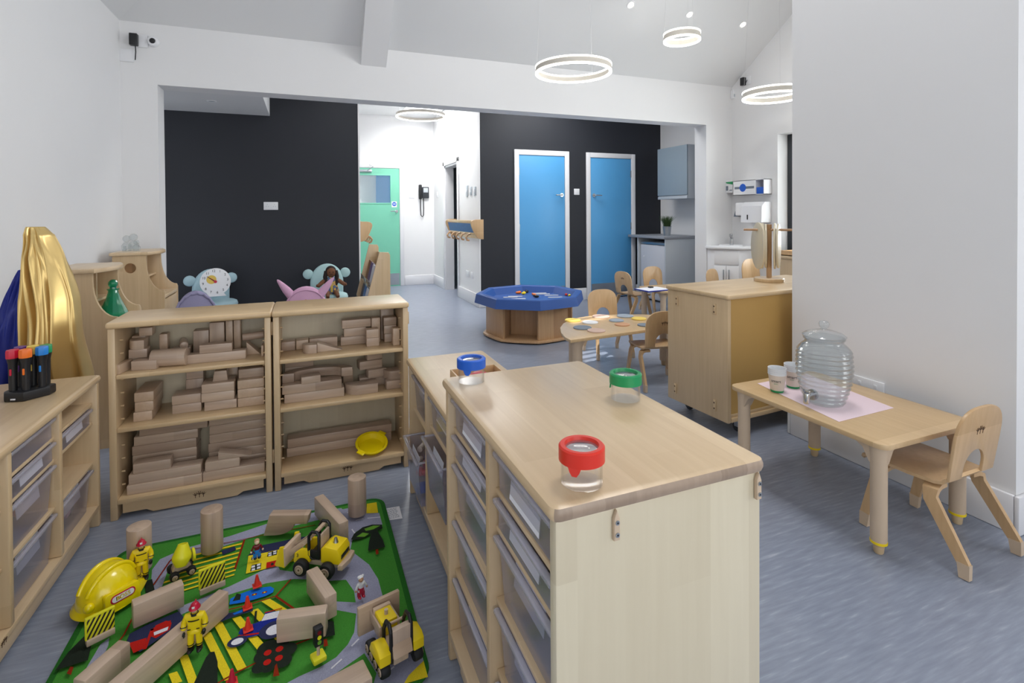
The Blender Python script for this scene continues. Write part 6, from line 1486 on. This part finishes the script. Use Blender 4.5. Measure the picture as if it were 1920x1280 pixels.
# ------------------------------------------------------------------ figures
def skin_body(name, joints, edges, mat, parent, sub=2):
    me = bpy.data.meshes.new(name); names = list(joints); me.from_pydata([joints[n][0] for n in names], [(names.index(a), names.index(b)) for a, b in edges], []); me.update()
    o = bpy.data.objects.new(name, me); COL.objects.link(o); o.parent = parent
    sk = o.modifiers.new('skin', 'SKIN'); sk.use_smooth_shade = True
    if not me.skin_vertices: 
        bm = bmesh.new(); bm.from_mesh(me); bm.verts.layers.skin.verify(); bm.to_mesh(me); bm.free()
    for i, n in enumerate(names):
        r = joints[n][1]; me.skin_vertices[0].data[i].radius = (r, r) if not isinstance(r, tuple) else r; me.skin_vertices[0].data[i].use_root = (i == 0)
    ss = o.modifiers.new('sub', 'SUBSURF'); ss.levels = sub; ss.render_levels = sub
    me.materials.append(M[mat]); return o
def firefighter(loc, rz, label):
    t = thing('toy_firefighter', label, 'toy figure', loc, rz, 'toy firefighter figures')
    J = {'pelvis': ((0, 0, .072), (.018, .013)), 'waist': ((0, 0, .088), (.021, .014)), 'chest': ((0, 0, .108), (.023, .014)), 'neck': ((0, 0, .121), (.009, .009))}
    E_ = [('pelvis', 'waist'), ('waist', 'chest'), ('chest', 'neck')]
    for s_, n in ((-1, 'l'), (1, 'r')):
        J['hip'+n] = ((s_*.011, 0, .064), .0115); J['knee'+n] = ((s_*.012, -.001, .038), .0098); J['ank'+n] = ((s_*.0125, 0, .014), .0098)
        J['sh'+n] = ((s_*.023, 0, .114), .0100); J['el'+n] = ((s_*.031, -.001, .093), .0088); J['wr'+n] = ((s_*.029, -.010, .074), .0082)
        E_ += [('pelvis', 'hip'+n), ('hip'+n, 'knee'+n), ('knee'+n, 'ank'+n), ('chest', 'sh'+n), ('sh'+n, 'el'+n), ('el'+n, 'wr'+n)]
    skin_body('body', J, E_, 'yellow2', t)
    mb = MB(); mb.ball((0, -.001, .1345), (.0095, .0100, .012), 18); mb.ball((0, -.0112, .1335), (.002, .0025, .0025), 8); mb.build('head', 'skin', t, ang=60)
    mb = MB()
    for s_ in (-1, 1): mb.ball((s_*.0036, -.0102, .1365), (.0012, .0008, .0012), 8)
    mb.box((-.0028, -.0104, .1285), (.0028, -.0094, .1292)); mb.build('facial_features', 'mark', t)
    mb = MB(); mb.lathe([(0, .1555), (.006, .154), (.011, .149), (.0128, .142), (.0165, .139), (.0165, .1375), (.0115, .1385), (0, .139)], 24, sy=1.15, T=Matrix.Translation((0, .001, 0))); mb.box((-.002, -.0145, .142), (.002, .015, .156), .0015); hm = mb.build('helmet', 'crimson', t, ang=60)
    mb = MB(); mb.box((-.004, -.0150, .1435), (.004, -.0130, .1505), .001); mb.build('helmet_shield', 'whitep', hm)
    for s_ in (-1, 1):
        mb = MB(); mb.ball((s_*.0135, -.006, .005), (.008, .014, .0055), 14); mb.cyl((s_*.0125, 0, .002), (s_*.0125, 0, .013), .0092, n=16); mb.build('boot', 'blackp', t, ang=60)
        mb = MB(); mb.ball((s_*.029, -.013, .067), (.0060, .0060, .0075), 12)
        for q in range(4): mb.cyl((s_*(.0255+.0022*q), -.0150+.0008*q, .063), (s_*(.0258+.0021*q), -.0165+.0008*q, (.0575, .0565, .0570, .0585)[q]), .0014, .0012, n=8)
        mb.cyl((s_*.0245, -.0175, .068), (s_*.0225, -.0200, .063), .0015, .0013, n=8)
        mb.build('glove', 'blackp', t, ang=60)
    mb = MB()
    mb.lathe([(.0228, .103), (.0236, .103), (.0236, .1065), (.0228, .1065), (.0228, .103)], 28, sy=.655)
    for s_ in (-1, 1):
        mb.lathe([(.0098, .0225), (.0104, .0225), (.0104, .0255), (.0098, .0255), (.0098, .0225)], 20, T=Matrix.Translation((s_*.0125, 0, 0)))
        mb.lathe([(.0092, 0), (.0096, 0), (.0096, .0025), (.0092, .0025), (.0092, 0)], 18, T=Matrix.Translation((s_*.0305, -.0055, .083)) @ euler(-20, 0, 0))
        mb.box((s_*.0125-.0045, -.0150, .0775), (s_*.0125+.0045, -.0132, .0795))
    mb.lathe([(.0085, .119), (.0125, .117), (.0118, .1215), (.0085, .1225), (.0085, .119)], 18)
    mb.build('black_trim', 'blackp', t, ang=60)
    mb = MB(); mb.lathe([(.017, .062), (.0225, .063), (.0225, .068), (.018, .074), (.017, .062)], 26, sy=.70); mb.build('jacket_hem', 'yellow2', t, ang=60)
    return t
c = at(266, 1086, z=GZ); f1 = firefighter((c.x, c.y, GZ), 12, 'toy firefighter in yellow with red helmet, standing before the wooden dowel'); f1.scale = (.88, .88, .87)
c = at(366, 1218, z=GZ); dup(f1, (c.x, c.y, GZ), -6, 'toy firefighter in yellow with red helmet, nearer one, in front of the long plank', 'toy firefighter figures')
def little_doll(loc, rz, label, top_, legs, hair_, skin_='skin', hat=None):
    t = thing('toy_doll', label, 'toy figure', loc, rz, 'small wooden dolls')
    J = {'pelvis': ((0, 0, .027), .008), 'chest': ((0, 0, .043), (.010, .0075)), 'neck': ((0, 0, .050), .004)}
    E_ = [('pelvis', 'chest'), ('chest', 'neck')]
    for s_, n in ((-1, 'l'), (1, 'r')):
        J['hip'+n] = ((s_*.0055, 0, .022), .0058); J['ank'+n] = ((s_*.007, 0, .006), .0052); J['sh'+n] = ((s_*.0105, 0, .045), .0042); J['wr'+n] = ((s_*.018, -.002, .030), .0034)
        E_ += [('pelvis', 'hip'+n), ('hip'+n, 'ank'+n), ('chest', 'sh'+n), ('sh'+n, 'wr'+n)]
    skin_body('body', J, E_, top_, t, 1)
    mb = MB(); mb.lathe([(0, .032), (.0092, .032), (.0098, .026), (.0088, .018), (0, .017)], 18, sy=.85)
    for s_ in (-1, 1): mb.cyl((s_*.0060, 0, .020), (s_*.0070, 0, .007), .0064, .0060, n=14)
    mb.build('trousers', legs, t, ang=60)
    mb = MB(); mb.ball((0, -.0005, .058), (.0082, .0080, .0088), 16); mb.ball((0, -.0082, .0575), (.0016, .0016, .0016), 8)
    for s_ in (-1, 1): mb.ball((s_*.0185, -.0025, .028), (.0034, .0034, .004), 10)
    mb.build('head_and_hands', skin_, t, ang=60)
    mb = MB(); mb.ball((0, .0018, .0615), (.0088, .0082, .0072), 16)
    if hat:
        mb.ball((-.007, .001, .066), (.004, .004, .004), 10); mb.ball((.007, .001, .066), (.004, .004, .004), 10)
    mb.build('hair' if not hat else 'hat', hair_, t, ang=60)
    mb = MB()
    for s_ in (-1, 1): mb.ball((s_*.0065, -.003, .003), (.0056, .0088, .0036), 12)
    mb.build('shoes', 'blackp' if not hat else 'crimson', t, ang=60)
    return t
c = at(482, 1046, z=GZ); little_doll((c.x, c.y, GZ), 10, 'little doll in red top and blue trousers standing on the printed house roof', 'maroon', 'skyblue', 'felt_tan')
c = at(677, 1119, z=GZ); little_doll((c.x, c.y, GZ), 20, 'little doll in white and green with red boots standing on the grey road', 'whitep', 'crimson', 'whitep', 'felt_tan', True)
# ------------------------------------------------------------------ vehicles
def wheel(parent, x, y, r, w, nm='wheel'):
    """axle along local y"""
    s_ = -1 if y < 0 else 1
    mb = MB(); T = Matrix.Translation((x, y-w/2, r)) @ euler(-90, 0, 0)
    mb.lathe([(0, 0), (r*.62, 0), (r*.70, w*.06), (r*.90, w*.03), (r, w*.18), (r, w*.82), (r*.90, w*.97), (r*.70, w*.94), (r*.62, w), (0, w)], 32, T=T); wh = mb.build(nm, 'rubber', parent)
    mb = MB(); yy = y+s_*(w/2+.0003); mb.cyl((x, yy-s_*.002, r), (x, yy+s_*.0025, r), r*.58, n=28, bev=.001); hb = mb.build('hub', 'beech_z', wh)
    mb = MB(); mb.cyl((x, yy, r), (x, yy+s_*.0032, r), r*.12, n=12); mb.lathe([(r*.40, 0), (r*.44, 0), (r*.44, .0005), (r*.40, .0005), (r*.40, 0)], 24, T=Matrix.Translation((x, yy+s_*.0026, r)) @ euler(-90 if s_ > 0 else 90, 0, 0)); mb.build('axle_cap', 'mark', hb)
def loader(loc, rz, label):
    """front shovel towards +x"""
    t = thing('toy_loader', label, 'toy vehicle', loc, rz)
    mb = MB(); mb.box((-.075, -.026, .022), (.075, .026, .040), .003); mb.build('chassis', 'beech_x', t)
    mb = MB(); pts = [(-.088, .038), (-.018, .038), (-.018, .085), (-.034, .095), (-.080, .090), (-.090, .072)]
    mb.prism(pts, -.036, .036, plane='y', bev=.006); mb.build('engine_cover', 'yellow2', t)
    mb = MB(); mb.box((-.0912, -.026, .052), (-.086, .026, .068), .003); mb.build('rear_grille', 'blackp', t)
    mb = MB(); mb.prism([(x, y) for x, y in [(-.102, -.042), (-.108, 0), (-.102, .042), (-.086, .044), (-.086, -.044)]], .026, .044, bev=.003); mb.build('bumper', 'beech_y', t)
    mb = MB(); mb.lathe([(0, 0), (.009, 0), (.006, .010), (.005, .016), (0, .017)], 16, T=Matrix.Translation((-.055, .0, .092))); mb.build('beacon', 'steel', t)
    for s_ in (-1, 1):
        mb = MB(); y0 = s_*.033
        o_ = [(-.016, .048), (.014, .046), (.030, .062), (.030, .120), (.018, .140), (-.010, .140), (-.016, .128)]
        i_ = [(-.009, .076), (.020, .076), (.022, .118), (.014, .130), (-.006, .130), (-.009, .122)]
        def fr(pts, y): return [(x, y, z) for x, z in pts]
        # frame round a window opening
        mb.tube([(-.012, y0, .052), (-.012, y0, .132), (-.004, y0, .140), (.014, y0, .140), (.026, y0, .124), (.026, y0, .062), (.014, y0, .050)], .0055, 8, closed=True)
        mb.box((-.014, y0-.004, .048), (.026, y0+.004, .078), .002); mb.build('cab_side', 'blackp', t)
    mb = MB(); mb.box((-.014, -.033, .050), (-.006, .033, .125), .002); mb.build('seat_back', 'beech_z', t)
    mb = MB(); mb.box((-.012, -.033, .048), (.03, .033, .060), .002); mb.build('cab_floor', 'blackp', t)
    mb = MB(); mb.box((.0, -.030, .128), (.012, .030, .138), .002); mb.build('roof_bar', 'beech_y', t)
    for s_ in (-1, 1):
        mb = MB(); y0 = s_*.032; mb.prism([(.020, .038), (.020, .078), (.055, .078), (.078, .062), (.082, .030), (.070, .030)], y0-.006, y0+.006, plane='y', bev=.002); mb.build('front_wing', 'yellow2', t)
        mb = MB(); y0 = s_*.016; mb.prism([(.028, .100), (.036, .112), (.118, .050), (.118, .034), (.108, .034)], y0-.005, y0+.005, plane='y', bev=.002); mb.build('lift_arm', 'beech_x', t)
    mb = MB(); mb.cyl((.060, -.022, .080), (.060, .022, .080), .007, n=14); mb.build('cross_dowel', 'beech_y', t)
    mb = MB()
    mb.box((.108, -.046, .016), (.122, .046, .078), .002); bb = mb.build('bucket_back', 'beech_y', t)
    for s_ in (-1, 1):
        mb = MB(); y0 = s_*.043; mb.prism([(.112, .012), (.150, .018), (.140, .040), (.130, .080), (.115, .084)], y0-.004, y0+.004, plane='y', bev=.0015); mb.build('bucket_side', 'yellow2', t)
    mb = MB(); mb.box((.112, -.042, .010), (.150, .042, .016), .002); mb.build('bucket_floor', 'yellow2', t)
    for x, r in ((.045, .026), (-.050, .026)):
        for s_ in (-1, 1): wheel(t, x, s_*.050, r, .026)
    for z, ch in ((.060, '3'),):
        text('number_mark', '3', .016, 'blackp', face_T((.066, -.0385, .056), (1, 0, 0), (0, 0, 1)), t); text('number_mark', '3', .016, 'blackp', face_T((.066, .0385, .056), (-1, 0, 0), (0, 0, 1)), t)
    return t
c = at(596, 1062, z=GZ)
loader((c.x+.012, c.y-.005, GZ), 147, 'yellow wooden loader with raised shovel and black cab, by the printed house')
def dozer(loc, rz, label):
    """blade towards +x, seen from behind"""
    t = thing('toy_bulldozer', label, 'toy vehicle', loc, rz)
    mb = MB(); mb.box((-.085, -.024, .018), (.075, .024, .046), .003); mb.build('chassis', 'beech_x', t)
    mb = MB(); mb.box((-.090, -.030, .046), (-.070, .030, .125), .003); mb.build('seat_back', 'beech_z', t)
    mb = MB(); mb.prism([(-.090, .046), (-.104, .052), (-.090, .085)], -.030, .030, plane='y', bev=.002); mb.build('rear_hood', 'beech_y', t)
    for s_ in (-1, 1):
        mb = MB(); y0 = s_*.032; mb.tube([(-.088, y0, .035), (-.085, y0, .122), (-.072, y0, .138), (-.050, y0, .134), (-.030, y0, .100), (-.030, y0, .050)], .0060, 8); mb.box((-.088, y0-.003, .035), (-.030, y0+.003, .060), .001); mb.build('cab_side', 'blackp', t)
        mb = MB(); y0 = s_*.053; mb.prism([(-.095, .040), (-.095, .068), (-.080, .080), (-.045, .084), (-.022, .070), (-.010, .048), (-.010, .040)], y0-.018, y0+.018, plane='y', bev=.004); mb.build('track_guard', 'yellow2', t)
        mb = MB(); y0 = s_*.030; mb.box((.00, y0-.004, .052), (.085, y0+.004, .082), .002); mb.build('push_arm', 'beech_x', t)
        for x in (-.082, -.048, -.014, .020): wheel(t, x, s_*.052, .020, .028)
    mb = MB(); mb.box((.0, -.026, .046), (.062, .026, .092), .004); mb.build('bonnet', 'yellow2', t)
    mb = MB(); mb.cyl((.030, 0, .092), (.030, 0, .106), .006, n=14); mb.build('exhaust', 'beech_z', t)
    mb = MB(); mb.cyl((-.030, -.034, .104), (-.030, .034, .104), .0045, n=12); mb.build('roof_bar', 'beech_y', t)
    mb = MB(); mb.box((.060, -.028, .050), (.074, .028, .096), .002); mb.build('front_board', 'beech_y', t)
    mb = MB(); mb.box((.086, -.070, .012), (.100, .070, .102), .003); mb.build('blade', 'beech_y', t)
    return t
c = at(735, 1215, z=GZ)
dozer((c.x-.005, c.y, GZ), 104, 'yellow wooden bulldozer with a broad wooden blade, at the right edge of the rug').scale = (.90, .90, .90)
c = at(340, 1076, z=GZ)
MX = thing('toy_concrete_mixer', 'small yellow toy concrete mixer on black wheels, on the printed yellow field', 'toy vehicle', (c.x, c.y+.004, GZ), 20); MX.scale = (.94, .94, .90)
mb = MB(); mb.box((-.034, -.022, .016), (.034, .022, .024), .002); mb.build('chassis', 'blackp', MX)
mb = MB(); mb.prism([(-.030, .024), (.030, .024), (.016, .060), (-.016, .060)], -.020, .020, plane='y', bev=.002); mb.build('support', 'beech_z', MX)
T = Matrix.Translation((.0, -.010, .068)) @ euler(-16, 8, 0)
mb = MB(); mb.lathe([(0, -.030), (.018, -.030), (.030, -.008), (.031, .006), (.017, .040), (.016, .044), (.012, .044), (.012, .036), (0, .034)], 28, T=T); mb.build('drum', 'lime', MX)
T = Matrix.Translation((.036, -.010, .062)) @ euler(0, 90, 0) @ euler(0, 0, 20)
mb = MB(); mb.lathe([(0, -.004), (.022, -.004), (.024, 0), (.022, .004), (0, .004)], 28, T=T); hw = mb.build('hand_wheel', 'lime', MX)
mb = MB(); mb.lathe([(.0145, .0042), (.016, .0042), (.016, .0047), (.0145, .0047), (.0145, .0042)], 24, T=T)
for k in range(3): mb.box((-.0012, 0, .0042), (.0012, .015, .0047), T=T @ euler(0, 0, 120*k))
mb.build('wheel_outline', 'blackp', hw)
for x in (-.026, .026):
    for s_ in (-1, 1): wheel(MX, x, s_*.028, .015, .022)
